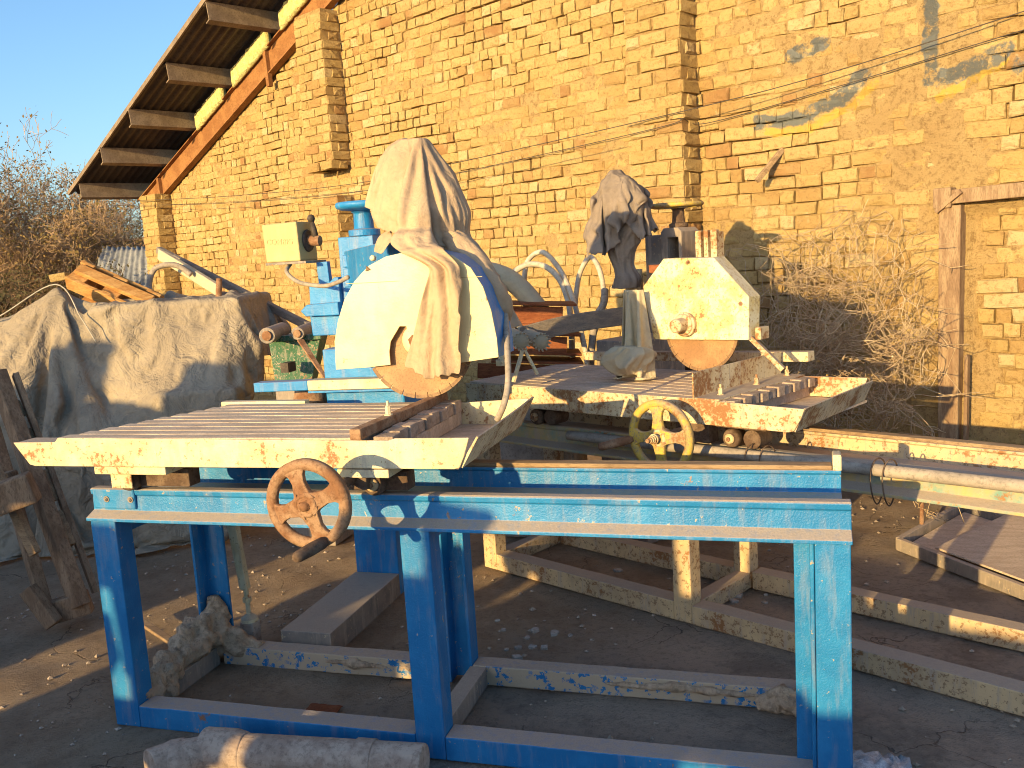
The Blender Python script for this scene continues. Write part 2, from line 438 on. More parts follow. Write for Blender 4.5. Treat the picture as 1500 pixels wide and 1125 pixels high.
def mortar_material():
    t = NT('mud_mortar')
    a = t.noise(2.0, 5, 0.65); f = t.noise(30, 6, 0.75); ff = t.noise(120, 4, 0.7)
    col = t.mix(t.ramp(a, 0.3, 0.7), (0.49, 0.325, 0.145), (0.56, 0.39, 0.18))
    col = t.mix(t.ramp(f, 0.48, 0.64, 0, 0.7), col, (0.27, 0.165, 0.07))
    col = t.mix(t.ramp(ff, 0.55, 0.68, 0, 0.5), col, (0.24, 0.14, 0.07))
    col = wall_paint(t, col)
    h = t.math('ADD', t.math('MULTIPLY', f, 0.7), t.math('MULTIPLY', ff, 0.3))
    return t.done(col, 0.95, t.bump(h, 1.0, 0.035), spec=0.1)
M['mortar'] = mortar_material()

def ground_material():
    t = NT('yard_ground')
    a = t.noise(0.55, 5, 0.6); b = t.noise(4.0, 6, 0.7); f = t.noise(45, 6, 0.75); ff = t.noise(180, 4, 0.7)
    sx = t.node('ShaderNodeSeparateXYZ'); t.l.new(t.pos, sx.inputs[0])
    right = t.ramp(t.math('ADD', t.math('SUBTRACT', sx.outputs[0], t.math('MULTIPLY', sx.outputs[1], 0.9)), t.math('MULTIPLY', t.math('SUBTRACT', b, 0.5), 1.6)), 0.1, 1.1)
    dirt = t.mix(t.ramp(b, 0.3, 0.7), (0.42, 0.29, 0.19), (0.60, 0.44, 0.30))
    slab = t.mix(t.ramp(a, 0.3, 0.7), (0.56, 0.435, 0.33), (0.72, 0.575, 0.445))
    slab = t.mix(t.ramp(b, 0.45, 0.65, 0, 0.6), slab, (0.27, 0.215, 0.175))
    col = t.mix(right, dirt, slab)
    col = t.mix(t.ramp(f, 0.48, 0.66, 0, 0.4), col, (0.20, 0.15, 0.11))
    col = t.mix(t.ramp(ff, 0.56, 0.66, 0, 0.5), col, (0.46, 0.38, 0.31))
    vo = t.node('ShaderNodeTexVoronoi', feature='DISTANCE_TO_EDGE'); vo.inputs['Scale'].default_value = 1.6
    wv = t.node('ShaderNodeVectorMath', operation='ADD'); t.l.new(t.pos, wv.inputs[0])
    nz = t.node('ShaderNodeTexNoise'); nz.inputs['Scale'].default_value = 3.5; nz.inputs['Detail'].default_value = 6; t.l.new(t.pos, nz.inputs['Vector'])
    sc = t.node('ShaderNodeVectorMath', operation='SCALE'); t.l.new(nz.outputs[1], sc.inputs[0]); sc.inputs['Scale'].default_value = 0.55
    t.l.new(sc.outputs[0], wv.inputs[1]); t.l.new(wv.outputs[0], vo.inputs['Vector'])
    crack = t.math('MULTIPLY', t.ramp(vo.outputs[0], 0.008, 0.001), t.ramp(t.noise(1.3, 3, 0.6), 0.45, 0.6))
    col = t.mix(t.math('MULTIPLY', crack, 0.55), col, (0.05, 0.04, 0.035))
    h = t.math('ADD', t.math('MULTIPLY', f, 0.6), t.math('MULTIPLY', ff, 0.4))
    h = t.math('SUBTRACT', h, t.math('MULTIPLY', crack, 0.6))
    return t.done(col, 0.95, t.bump(h, 1.0, 0.05), spec=0.15)
M['ground'] = ground_material()

# ------------------------------------------------------------------ cloth that is really draped: a sheet falls on solid shapes and its rest shape is kept
def drape(name, parent, mat, sheet, solids, pin=None, frames=45, bend=0.4, mass=0.25, stiff=12.0, after=None, tri_jit=0.0, selfcol=False, speed=1.0, thick=0.003, local=False, qual=5):
    """sheet: (rows of points, keep(i, j) or None); solids: list of MB; pin: function(point) -> bool"""
    rows, keep = sheet
    nr, nc = len(rows), len(rows[0]); idx = {}; vs = []; fs = []
    for i in range(nr - 1):
        for j in range(nc - 1):
            if keep is None or keep(i, j):
                q = []
                for a, b in ((i, j), (i, j + 1), (i + 1, j + 1), (i + 1, j)):
                    if (a, b) not in idx: idx[(a, b)] = len(vs); vs.append(tuple(rows[a][b]))
                    q.append(idx[(a, b)])
                fs.append(tuple(q))
    me = bpy.data.meshes.new(name); me.from_pydata(vs, [], fs)
    ob = bpy.data.objects.new(name, me); COL.objects.link(ob)
    tmp = []
    for s in solids:
        c = bpy.data.objects.new('solid', s.mesh('solid', mat)); COL.objects.link(c); tmp.append(c)
        c.modifiers.new('Collision', 'COLLISION')
        c.collision.thickness_outer = 0.006; c.collision.cloth_friction = 12.0; c.collision.damping = 0.6
    if pin:
        g = ob.vertex_groups.new(name='pin')
        ids = [k for k, v in enumerate(vs) if pin(Vector(v))]
        if ids: g.add(ids, 1.0, 'REPLACE')
    m = ob.modifiers.new('Cloth', 'CLOTH'); st = m.settings
    st.quality = qual; st.mass = mass; st.tension_stiffness = stiff; st.compression_stiffness = stiff; st.shear_stiffness = stiff * 0.4
    st.bending_stiffness = bend; st.air_damping = 2.0; st.time_scale = speed
    st.tension_damping = 5; st.bending_damping = 0.5
    if pin: st.vertex_group_mass = 'pin'
    m.collision_settings.distance_min = 0.006; m.collision_settings.collision_quality = 2
    m.collision_settings.use_self_collision = selfcol
    if selfcol: m.collision_settings.self_distance_min = 0.006
    m.point_cache.frame_start = 1; m.point_cache.frame_end = frames + 1
    scene.frame_start = 1; scene.frame_end = frames + 1
    for f in range(1, frames + 1): scene.frame_set(f)
    dg = bpy.context.evaluated_depsgraph_get()
    fin = [v.co.copy() for v in ob.evaluated_get(dg).data.vertices]
    for c in tmp + [ob]: bpy.data.objects.remove(c)
    scene.frame_set(1)
    if after: fin = [after(p) for p in fin]
    off = Matrix() if (local or parent is None) else Matrix.Translation(-Vector(parent.location))
    mb = MB(); mb.add([off @ p for p in fin], fs)
    return mb.build(name, mat, parent, smooth=True, fix=False, thick=thick, sub=1)

def egg(rows, Yc, depth, inset, n=32, lump=0.0):
    m = MB(); rr = []
    for z, xl, xr in rows[::-1]:
        cx = (xl + xr) / 2; hw = max(0.01, (xr - xl) / 2 - inset)
        ring = []
        for j in range(n):
            a = 2 * pi * j / n; k = hw * (1 + lump * (1 - abs(fbm((cos(a) * 1.3, sin(a) * 1.3, z * 7), 1)) * 3))
            ring.append((cx + k * cos(a), Yc + k * depth * sin(a), z - inset * 0.6))
        rr.append(ring)
    m.loft(rr); return m

# ================================================================== SETTING
def axis_lines(lo, hi, step, far):
    a = [lo + i * step for i in range(int((hi - lo) / step) + 1)]
    g = step; x = lo; pre = []
    while x > -far: g *= 1.35; x -= g; pre.append(x)
    g = step; x = a[-1]; post = []
    while x < far: g *= 1.35; x += g; post.append(x)
    return pre[::-1] + a + post

def ground_z(x, y):
    d = max(abs(x - 1) - 4, abs(y - 1.5) - 4, 0)
    k = 1.0 / (1 + d)
    return (0.012 * fbm((x * 1.1, y * 1.1, 0), 3) + 0.007 * fbm((x * 6, y * 6, 3.1), 3)) * k - 0.006

gx = axis_lines(-3.0, 4.6, 0.045, 400); gy = axis_lines(-1.0, 4.2, 0.045, 400)
g = MB(); g.grid([[(x, y, ground_z(x, y)) for x in gx] for y in gy])
o = g.build('ground', M['ground'], smooth=True, fix=False, kind='structure')

# gravel and crumbs on the yard: too many to count
g = MB()
def stone(mb, c, r, rnd, flat=0.6):
    dirs = [(1, 0, 0), (-1, 0, 0), (0, 1, 0), (0, -1, 0), (0, 0, 1), (0, 0, -1)]
    a = rnd.uniform(0, 6.28); vs = []
    for d in dirs:
        k = r * rnd.uniform(0.6, 1.15)
        x, y = d[0] * cos(a) - d[1] * sin(a), d[0] * sin(a) + d[1] * cos(a)
        vs.append((c[0] + x * k, c[1] + y * k, c[2] + d[2] * k * flat))
    mb.add(vs, [(0, 2, 4), (2, 1, 4), (1, 3, 4), (3, 0, 4), (2, 0, 5), (1, 2, 5), (3, 1, 5), (0, 3, 5)])
for i in range(11000):
    x = rng.uniform(-2.4, 4.2); y = rng.uniform(-0.9, 3.4)
    dens = 0.25 + 0.75 * max(0, min(1, fbm((x * 1.3, y * 1.3, 9), 2) * 1.6 + 0.45))
    if x - 0.9 * y > 0.6: dens *= 0.35
    if rng.random() > dens: continue
    r = 0.003 + 0.014 * rng.random() ** 5
    stone(g, (x, y, ground_z(x, y) + r * 0.25), r, rng)
o = g.build('gravel', M['grit'], fix=False, kind='stuff')
tag(o, 'small stone crumbs and grit scattered over the yard', 'gravel')

# ------------------------------------------------------------------ brick shed
shed = empty('brick_shed', WORG, -WA_, 'sunlit mud brick gable shed with overhanging dark tin roof', 'building')
CH = 0.082
def gable(u):
    return min(2.55 + (u + 7.53) * 0.355 + 0.04 * fbm((u * 2.5, 0, 0), 2), 4.4)

def recess(u, z):
    return 0.055 if (u > 1.70 and z < 1.60) else 0.0

# wall core with mud mortar: the joints are raked unevenly
us = [-8.0 + i * 0.035 for i in range(int(11.2 / 0.035) + 1)]; zs = [-0.1 + j * 0.03 for j in range(int(4.4 / 0.03) + 1)]
def joint(u, z):
    smear = max(0.0, min(1.0, fbm((u * 1.1 + 4, z * 1.4, 2), 3) * 1.8 + 0.58))
    if 0.95 < u < 1.75: smear = max(smear, min(1, (u - 0.95) * 3))
    return 0.034 - 0.037 * smear + 0.008 * fbm((u * 9, z * 12, 5), 2) + recess(u, z)
rows = []
for z in zs:
    rows.append([(u, joint(u, z), min(z, gable(u))) for u in us])
core = MB(); core.grid(rows)
# back and ends so the wall has its thickness
core.box(-8.0, 3.2, 0.10, 0.42, -0.1, 2.4)
wall = core.build('wall', M['mortar'], shed, smooth=True, fix=False)
wall.data.polygons.foreach_set('use_smooth', [True] * len(wall.data.polygons))

def brick_shape(L, D, Hh, rnd, rough=1.0):
    """chamfered, slightly broken brick centred on the origin, face towards -y"""
    c = 0.007 * rough
    vs = []
    def jit(k): return rnd.uniform(-k, k)
    j = 0.0062 * rough
    for (sy, ins) in ((D / 2, 0.0), (-D / 2 + c, 0.0), (-D / 2, c)):
        for sx, sz in ((-1, -1), (1, -1), (1, 1), (-1, 1)):
            cc = ins * rnd.uniform(0.5, 1.5)
            vs.append((sx * (L / 2 - cc) + jit(j), sy + jit(j * 0.8), sz * (Hh / 2 - cc * 0.8) + jit(j)))
    # middle of the face and edge mids
    f = 8
    mids = []
    for a, b in ((8, 9), (9, 10), (10, 11), (11, 8)):
        p = [(vs[a][k] + vs[b][k]) / 2 + jit(j) for k in range(3)]
        mids.append(len(vs)); vs.append(tuple(p))
    ctr = len(vs); vs.append((jit(L * 0.15), -D / 2 - rnd.uniform(-0.001, 0.005), jit(Hh * 0.1)))
    fs = []
    for i in range(4):
        k = (i + 1) % 4
        fs.append((i, k, 4 + k, 4 + i))
        fs.append((4 + i, 4 + k, 8 + k, mids[i], 8 + i))
        fs.append((ctr, 8 + i, mids[i])); fs.append((ctr, mids[i], 8 + k))
    return vs, fs

brick_far = MB(); singles = []
brnd = random.Random(11)
shape_bank = {}
for key, L in (('h', 0.100), ('s', 0.200)):
    shape_bank[key] = []
    for i in range(14):
        m = MB(); v, f = brick_shape(L, 0.09, 0.072, brnd); m.add(v, f)
        shape_bank[key].append((m.mesh('brick', M['brick'], smooth=False), v, f))

def put_brick(kind, x, y, z, sx=1.0, sz=1.0, rz=0.0, tilt=0.0, single=False):
    me, v, f = brnd.choice(shape_bank[kind])
    if single:
        b = bpy.data.objects.new('brick', me); b.location = (x, y, z); b.scale = (sx, 1, sz); b.rotation_euler = (0, tilt, rz)
        link(b, wall)
    else:
        mt = Matrix.Translation((x, y, z)) @ Matrix.Rotation(rz, 4, 'Z') @ Matrix.Rotation(tilt, 4, 'Y') @ Matrix.Diagonal((sx, 1, sz, 1))
        brick_far.add([mt @ Vector(p) for p in v], f)

cand = []
for ci in range(0, 53):
    z0 = ci * CH + CH / 2
    u = -8.0 + (0.055 if ci % 2 else 0.0) - brnd.uniform(0, 0.05)
    while u < 3.0:
        head = brnd.random() < (0.80 if u < -1 else 0.50)
        L = (0.100 if head else 0.200) * brnd.uniform(0.82, 1.08)
        gap = brnd.uniform(0.002, 0.012)
        uc = u + L / 2
        z = z0 + 0.018 * fbm((uc * 0.7, ci * 0.13, 1.7), 2) + 0.003 * brnd.uniform(-1, 1)
        u += L + gap
        if z + 0.05 > gable(uc) or z < 0.1: continue
        if abs(uc - 1.66) < 0.11 and z < 1.70: continue
        if brnd.random() < 0.006: continue
        rec = recess(uc, z)
        smear = joint(uc, z) - rec
        proud = brnd.uniform(0.002, 0.014) if brnd.random() < 0.85 else brnd.uniform(-0.004, 0.004)
        if 0.95 < uc < 1.75 and brnd.random() < 0.45: proud = -0.003
        y = rec + 0.045 - proud
        kind = 'h' if head else 's'
        cand.append((uc, kind, y, z, L / (0.100 if head else 0.200), brnd.uniform(0.96, 1.10), brnd.uniform(-0.04, 0.04), brnd.uniform(-0.03, 0.03)))
# the three hundred bricks that show largest stand near the doorway
def vis(c):
    u, z = c[0], c[3]
    if not (0.12 < u < 2.1 and 0.62 < z < 2.9): return 0
    if u < 1.3 and z < 1.0: return 0
    return (2.0 if c[1] == 's' else 1.0) * (1 + 0.25 * u)
order = sorted(range(len(cand)), key=lambda i: -vis(cand[i]))
single_ids = set(i for i in order[:262] if vis(cand[i]) > 0)
for i, c in enumerate(cand):
    put_brick(c[1], c[0], c[2], c[3], c[4], c[5], c[6], c[7], i in single_ids)

# pilasters of toothed brickwork
def pilaster(u0, u1, out, z0, z1, single=False):
    n0 = int(z0 / CH); n1 = int(z1 / CH); w = u1 - u0
    for ci in range(n0, n1):
        z = ci * CH + CH / 2 + 0.003 * brnd.uniform(-1, 1)
        y = -out + 0.045
        def pb(kind, x, yy, sx=1.0, rz=0.0):
            put_brick(kind, x, yy + brnd.uniform(-0.008, 0.006), z, sx * brnd.uniform(0.94, 1.0), brnd.uniform(0.96, 1.04), rz + brnd.uniform(-0.04, 0.04), brnd.uniform(-0.02, 0.02), single)
        if ci % 2:
            pb('s', u1 - 0.106, y); pb('s', u1 - 0.322, y)
            put_brick('h', u1 - 0.045 + brnd.uniform(-0.006, 0.006), -out / 2 + 0.02, z, 1.0, 1, pi / 2 + brnd.uniform(-.04, .04), 0, single)
        else:
            pb('h', u1 - 0.052, y); pb('s', u1 - 0.215, y); pb('h', u1 - 0.378, y)
            put_brick('s', u1 - 0.045 + brnd.uniform(-0.008, 0.008), -out + 0.106, z, 0.97, 1, pi / 2 + brnd.uniform(-.04, .04), 0, single)
        if u0 > -7.9:
            put_brick('s', u0 + 0.045, -out + 0.106, z, 0.97, 1, -pi / 2, 0, False)
pilaster(-0.37, 0.075, 0.20, 0.3, 3.9)
pilaster(-4.17, -3.73, 0.22, 2.40, 3.83)
pilaster(-4.17, -3.73, 0.21, 0.3, 2.16)
pilaster(-7.86, -7.43, 0.22, 0.3, 2.50)
for (a, b, out, z0, z1) in ((-0.36, 0.062, 0.185, 0, 3.9), (-4.16, -3.745, 0.205, 2.42, 3.80), (-4.16, -3.745, 0.195, 0, 2.14), (-7.85, -7.445, 0.205, 0, 2.47)):
    pc = MB(); pc.box(a, b, -out, 0.06, z0, z1); pc.build('pilaster', M['mortar'], shed)
bf = brick_far.build('brickwork', M['brick'], wall, smooth=False, fix=False, kind='stuff')

# bricked-up doorway: timber frame
fr = MB(); fr.bar((1.648, -0.005, 0.0), (1.655, -0.012, 1.63), 0.105, 0.10, w2=0.115)
door = fr.build('door_frame', M['frame_wood'], shed, bevel=0.006)
fr = MB(); fr.bar((1.578, -0.015, 1.672), (2.7, -0.01, 1.70), 0.11, 0.075); fr.build('lintel', M['frame_wood'], door, bevel=0.006)
fr = MB(); fr.box(1.576, 1.668, -0.085, 0.0, 1.618, 1.725); fr.build('corner_block', M['frame_wood'], door, bevel=0.006)
fr = MB(); fr.bar((1.735, -0.02, 0.1), (1.742, -0.03, 0.82), 0.018, 0.04); fr.build('split_slat', M['frame_wood'], door, bevel=0.003)
fr = MB(); fr.bar((1.59, -0.075, 1.60), (1.72, -0.078, 1.70), 0.03, 0.025); fr.build('brace_block', M['frame_wood'], door, bevel=0.003)

# rafter and roof with purlins
SL = 0.375
def roofz(u): return 2.98 + (u + 7.37) * SL
OV = 0.80
ra = MB()
a = Vector((-8.15, -0.06, roofz(-8.15) - 0.36)); b = Vector((-2.6, -0.06, roofz(-2.6) - 0.36))
ra.bar(a, b, 0.012, 0.24); ra.bar(a + Vector((0, 0, 0.115)), b + Vector((0, 0, 0.115)), 0.11, 0.012); ra.bar(a - Vector((0, 0, 0.12)), b - Vector((0, 0, 0.12)), 0.08, 0.012)
rafter = ra.build('rafter', M['rafter'], shed, bevel=0.002)
for uu in (-7.55, -4.9):
    ra = MB(); ra.bar((uu, -0.085, roofz(uu) - 0.25), (uu + 0.02, -0.085, roofz(uu) - 0.60), 0.05, 0.05); ra.build('rafter_cleat', M['rafter'], rafter, bevel=0.002)
sh = MB()
rows = []
ny = 70
for i in range(2):
    u = -8.50 if i == 0 else -2.4
    rows.append([(u, 0.5 - (0.5 + OV) * j / ny * 1.0, roofz(u) + 0.012 + 0.016 * sin(j * 2 * pi / 5.0)) for j in range(ny + 1)])
sh.grid(rows)
roof = sh.build('roof', M['tin'], shed, smooth=True, thick=0.002, fix=False)
for k, u in enumerate((-8.22, -7.37, -6.55, -5.68, -4.70, -3.72)):
    p = MB(); z = roofz(u) - 0.012
    h = 0.175
    # channel purlin, open side downhill
    poly = [(-0.035, 0), (0.035, 0), (0.035, -h), (-0.035, -h), (-0.035, -h + 0.012), (0.024, -h + 0.012), (0.024, -0.012), (-0.035, -0.012)]
    ang = math.atan(SL)
    rows = []
    ln = OV + brnd.uniform(-0.03, 0.04)
    for yy in (0.3, -ln):
        rows.append([(u + x * cos(ang) - zz * sin(ang) * 0.5, yy, z + x * sin(ang) + zz) for x, zz in poly])
    p.loft(rows)
    p.build('purlin', M['purlin'], roof, bevel=0.002)
for (ua, ub) in ((-6.42, -5.80), (-5.55, -4.82), (-4.55, -3.85)):
    p = MB(); rr = []
    n = 90
    for i in range(n + 1):
        u = ua + (ub - ua) * i / n; z = roofz(u)
        w1 = 0.010 * fbm((u * 20, 1, 1), 4); w2 = 0.022 * fbm((u * 22, 5, 1), 4)
        rr.append([(u, -0.115 + w1 * .5, z - 0.262 + w2 * 0.4), (u, -0.125 + w1, z - 0.20), (u, -0.125 - w2 * .5, z - 0.09 + w2), (u, -0.07, z - 0.04), (u, -0.05, z - 0.24)])
    p.loft(rr); p.build('foam_strip', M['foam'], roof, smooth=True)
# verge edging of the sheet
p = MB(); p.bar((-8.50, -OV - 0.012, roofz(-8.50) + 0.005), (-2.4, -OV - 0.012, roofz(-2.4) + 0.005), 0.02, 0.05); p.build('verge_trim', M['purlin'], roof, bevel=0.002)

# cables strung across the wall, and the stick fixed on it
def wall_pt(u, o, z): return WORG + WR * u + WN * o + Vector((0, 0, z))
def cable(pts, r, label, m):
    c = MB(); c.tube(catmull([wall_pt(*p) for p in pts], 10), r, 5)
    tag(c.build('cable', m, smooth=True), label, 'cable', 'cables strung along the brick wall')
cable([(-8.6, 0.32, 2.47), (-5.9, 0.27, 2.30), (-3.5, 0.26, 2.21), (-2.0, 0.26, 2.245), (0.05, 0.225, 2.335), (1.0, 0.12, 2.42), (2.0, 0.05, 2.555), (3.0, 0.03, 2.70)], 0.0031,
      'upper thin black cable rising straight across the brick wall', M['black'])
cable([(-8.6, 0.32, 2.42), (-5.9, 0.27, 2.23), (-3.5, 0.26, 2.135), (-2.0, 0.26, 2.165), (-0.12, 0.225, 2.26), (0.06, 0.21, 2.30), (0.16, 0.05, 2.265), (1.0, 0.03, 2.35), (2.0, 0.03, 2.47), (3.0, 0.03, 2.58)], 0.0028,
      'lower thin cable hugging the brick wall and kinked at the pilaster', M['black'])
st = MB(); st.bar(wall_pt(0.655, 0.0, 2.045), wall_pt(0.565, 0.16, 1.86), 0.028, 0.03)
tag(st.build('wooden_stick', M['wood'], bevel=0.003), 'short wooden stick poking out of the brick wall', 'stick')

# ------------------------------------------------------------------ far left: mud wall, tin sheet, trees
bw = MB()
rows = []
base = [(-10.955, 11.499, 1.649), (-8.414, 12.356, 2.172)]
A = Vector((base[0][0] - 4, base[0][1] - 1.0, 0)); B = Vector((base[1][0] + 3, base[1][1] + 1.0, 0))
n = 60
for i in range(n + 1):
    p = A.lerp(B, i / n)
    top = 2.2 + 0.08 * fbm((p.x * 1.2, p.y, 0), 3)
    rows.append([p + Vector((0.05 * fbm((p.x, k * 0.4, 2), 2), -0.05, k / 6 * top)) for k in range(7)] + [p + Vector((0.1, 0.35, top)), p + Vector((0.1, 0.4, 0))])
bw.grid(rows)
tag(bw.build('mud_wall', M['mud_wall'], smooth=True, fix=False), 'distant brown mud wall behind the bare trees', 'wall')

ts = MB()
q = [(-6.792, 7.847, 1.217), (-5.701, 7.752, 1.176), (-6.086, 8.374, 1.877), (-7.156, 8.690, 1.937)]
c0, c1, c2, c3 = [Vector(p) for p in q]
rows = []
for i in range(13):
    t = i / 12; l = c0.lerp(c3, t); r = c1.lerp(c2, t); n_ = (c1 - c0).cross(c3 - c0).normalized()
    rows.append([l.lerp(r, j / 60) + n_ * (0.018 * sin(j * 2 * pi / 6) + 0.03 * fbm((j * 0.1, i * 0.3, 0), 2)) for j in range(61)])
ts.grid(rows)
tag(ts.build('tin_sheet', M['tin_grey'], smooth=True, fix=False, thick=0.003), 'grey corrugated tin sheet leaning beside the shed corner', 'metal sheet')

def tree(name, base, height, spread, seed, label, group, twig, leafm, leaves, levels=5, lean=(0, 0), n_main=7):
    rnd = random.Random(seed)
    root = empty(name, base, 0, label, 'tree', group)
    tr = MB(); br = MB(); lf = MB()
    tips = []
    def grow(p, d, length, r, lev):
        k = 4 if lev < levels else 3
        pts = [p]; dd = d.copy()
        for i in range(k):
            dd = (dd + Vector((rnd.uniform(-1, 1), rnd.uniform(-1, 1), rnd.uniform(-0.6, 0.9))) * 0.22).normalized()
            pts.append(pts[-1] + dd * length / k)
        rs = [max(0.0032, r * (1 - 0.45 * i / k)) for i in range(k + 1)]
        (tr if lev == 0 else br).tube(pts, rs, 7 if lev < 2 else 3, caps=False)
        if lev >= levels:
            tips.append(pts[-1]); return
        m = n_main if lev == 0 else (4 if lev < 4 else 3)
        for i in range(m):
            q = pts[min(k, 1 + rnd.randrange(k))] if lev else pts[min(k, 2 + rnd.randrange(k - 1))]
            axis = dd.orthogonal(); axis.rotate(Matrix.Rotation(rnd.uniform(0, 6.28), 3, dd))
            nd = (dd * 0.75 + axis * rnd.uniform(0.5, 1.1) * spread + Vector((0, 0, 0.12))).normalized()
            grow(q, nd, length * rnd.uniform(0.52, 0.80), rs[-1] * rnd.uniform(0.5, 0.75), lev + 1)
    grow(Vector((0, 0, -0.05)), Vector((lean[0], lean[1], 1)).normalized(), height * 0.36, height * 0.028, 0)
    tr.build('trunk', twig, root, smooth=True, fix=False)
    for _ in range(leaves):
        t = rnd.choice(tips); c = t + Vector((rnd.gauss(0, 0.06), rnd.gauss(0, 0.06), rnd.gauss(0, 0.06)))
        a = Vector((rnd.uniform(-1, 1), rnd.uniform(-1, 1), rnd.uniform(-1, 1))).normalized(); b = a.orthogonal().normalized()
        s = rnd.uniform(0.012, 0.032)
        lf.add([c - a * s, c + b * s * 0.5, c + a * s, c - b * s * 0.5], [(0, 1, 2, 3)])
    cr = br.build('crown', twig, root, smooth=True, fix=False)
    if leaves: lf.build('leaves', leafm, cr, fix=False, kind='stuff')
    return root
tb = [(-8.269, 7.472, 1.029), (-9.078, 9.317, 0.893), (-8.980, 10.389, 0.793), (-6.438, 5.930, 1.101), (-6.828, 7.378, 0.984), (-7.922, 8.304, 0.941)]
tree('bare_tree', (tb[0][0], tb[0][1], 0), 4.6, 0.9, 3, 'big dry tree with brown twigs and a few yellow leaves', 'dry trees past the shed', M['twig'], M['leaf'], 5000, 6)
tree('bare_tree', (tb[1][0], tb[1][1], 0), 4.6, 0.95, 5, 'dense dry tree with reddish bare twigs by the tarpaulin heap', 'dry trees past the shed', M['twig'], M['leaf'], 4500, 6)
tree('bare_tree', (tb[2][0], tb[2][1], 0), 4.6, 0.85, 9, 'thin leafless tree with fine twigs under the roof overhang', 'dry trees past the shed', M['twig'], M['leaf'], 1800, 6)
tree('bare_tree', (tb[5][0], tb[5][1], 0), 4.2, 0.95, 14, 'low spreading dry tree with orange brown twigs behind the tarpaulin', 'dry trees past the shed', M['twig'], M['leaf'], 5000, 6)
tree('thorn_bush', (tb[3][0], tb[3][1], 0), 2.6, 1.2, 21, 'dark tangled thorn bush behind the tarpaulin heap', 'thorn bushes past the shed', M['twig_dark'], M['leaf_dark'], 5000, 5, n_main=10)
tree('thorn_bush', (tb[4][0], tb[4][1], 0), 2.6, 1.2, 23, 'dark thorn bush beside the leaning tin sheet', 'thorn bushes past the shed', M['twig_dark'], M['leaf_dark'], 4500, 5, n_main=10)

# ------------------------------------------------------------------ added stone wall out of view, shaped to keep the low sun off the ground
def yard(v, s, z=0.0):      # v across the light, s along it
    return Vector((SUN_H.y * v + SUN_H.x * s, -SUN_H.x * v + SUN_H.y * s, z))
prof = [(-9, 1.8), (-5, 1.85), (-3.4, 1.98), (-2.9, 1.76), (-2.45, 1.78), (-2.43, 2.06), (-1.98, 2.08), (-1.96, 1.70), (-1.7, 1.72), (-1.68, 1.98), (-1.3, 2.02), (-1.1, 1.86), (-0.84, 1.58),
        (-0.83, 0.60), (-0.50, 0.58), (-0.49, 1.34), (-0.25, 1.48), (0.12, 1.40), (0.5, 1.34), (1.06, 1.34), (1.12, 1.66), (1.22, 1.76), (1.40, 1.68), (1.48, 1.26),
        (1.8, 1.20), (2.1, 1.10), (2.33, 1.08), (2.40, 1.50), (2.8, 1.58), (5, 1.5), (8, 1.4)]  # top outline set by where the added wall's shade should end
def ph(v):
    for (a, ha), (b, hb) in zip(prof, prof[1:]):
        if a <= v <= b: return ha + (hb - ha) * (v - a) / (b - a)
    return 1.3
rw = MB(); rrnd = random.Random(4)
holes = {4: [(0.33, 0.45), (0.57, 0.72), (1.72, 1.98), (2.45, 2.6)], 5: [(-0.01, 0.08), (0.62, 0.70), (1.80, 1.95)], 6: [(0.12, 0.34), (0.02, 0.07), (0.46, 0.53)],
         7: [(0.14, 0.30), (1.30, 1.42), (-0.02, 0.06)], 8: [(1.28, 1.42)], 9: [(1.30, 1.40)]}  # gaps placed so sun patches reach the saw frames
for layer in range(14):
    v = -9 + (layer % 2) * 0.1
    while v < 8:
        w = rrnd.uniform(0.14, 0.34); zc = layer * 0.155
        inside = [h for h in holes.get(layer, []) if h[0] - 1e-6 <= v < h[1]]
        if inside: v = inside[0][1]; continue
        for h in holes.get(layer, []):
            if v < h[0] < v + w: w = h[0] - v
        if w < 0.02: v += w + 1e-5; continue
        top = min(ph(v), ph(v + w * 0.9), ph(v + w / 2))
        if zc + 0.04 < top:
            hh = min(0.165, top - zc)
            m = Matrix.Translation(yard(v + w / 2, -4.0 + rrnd.uniform(-0.04, 0.04), zc)) @ Matrix.Rotation(math.atan2(-SUN_H.x, SUN_H.y) + rrnd.uniform(-.08, .08), 4, 'Z')
            j = lambda k: rrnd.uniform(-k, k)
            b = len(rw.v)
            rw.box(-w / 2 - 0.012, w / 2 + 0.012, -0.16 + j(.03), 0.16 + j(.03), -0.012, hh, m)
            for i in range(b, len(rw.v)): rw.v[i] = tuple(c + j(0.012) for c in rw.v[i])
        v += w
tag(rw.build('unseen_shade_wall', M['stone'], bevel=0.012, seg=1), 'added unseen wall of stones behind the camera, built to shade the yard', 'wall')

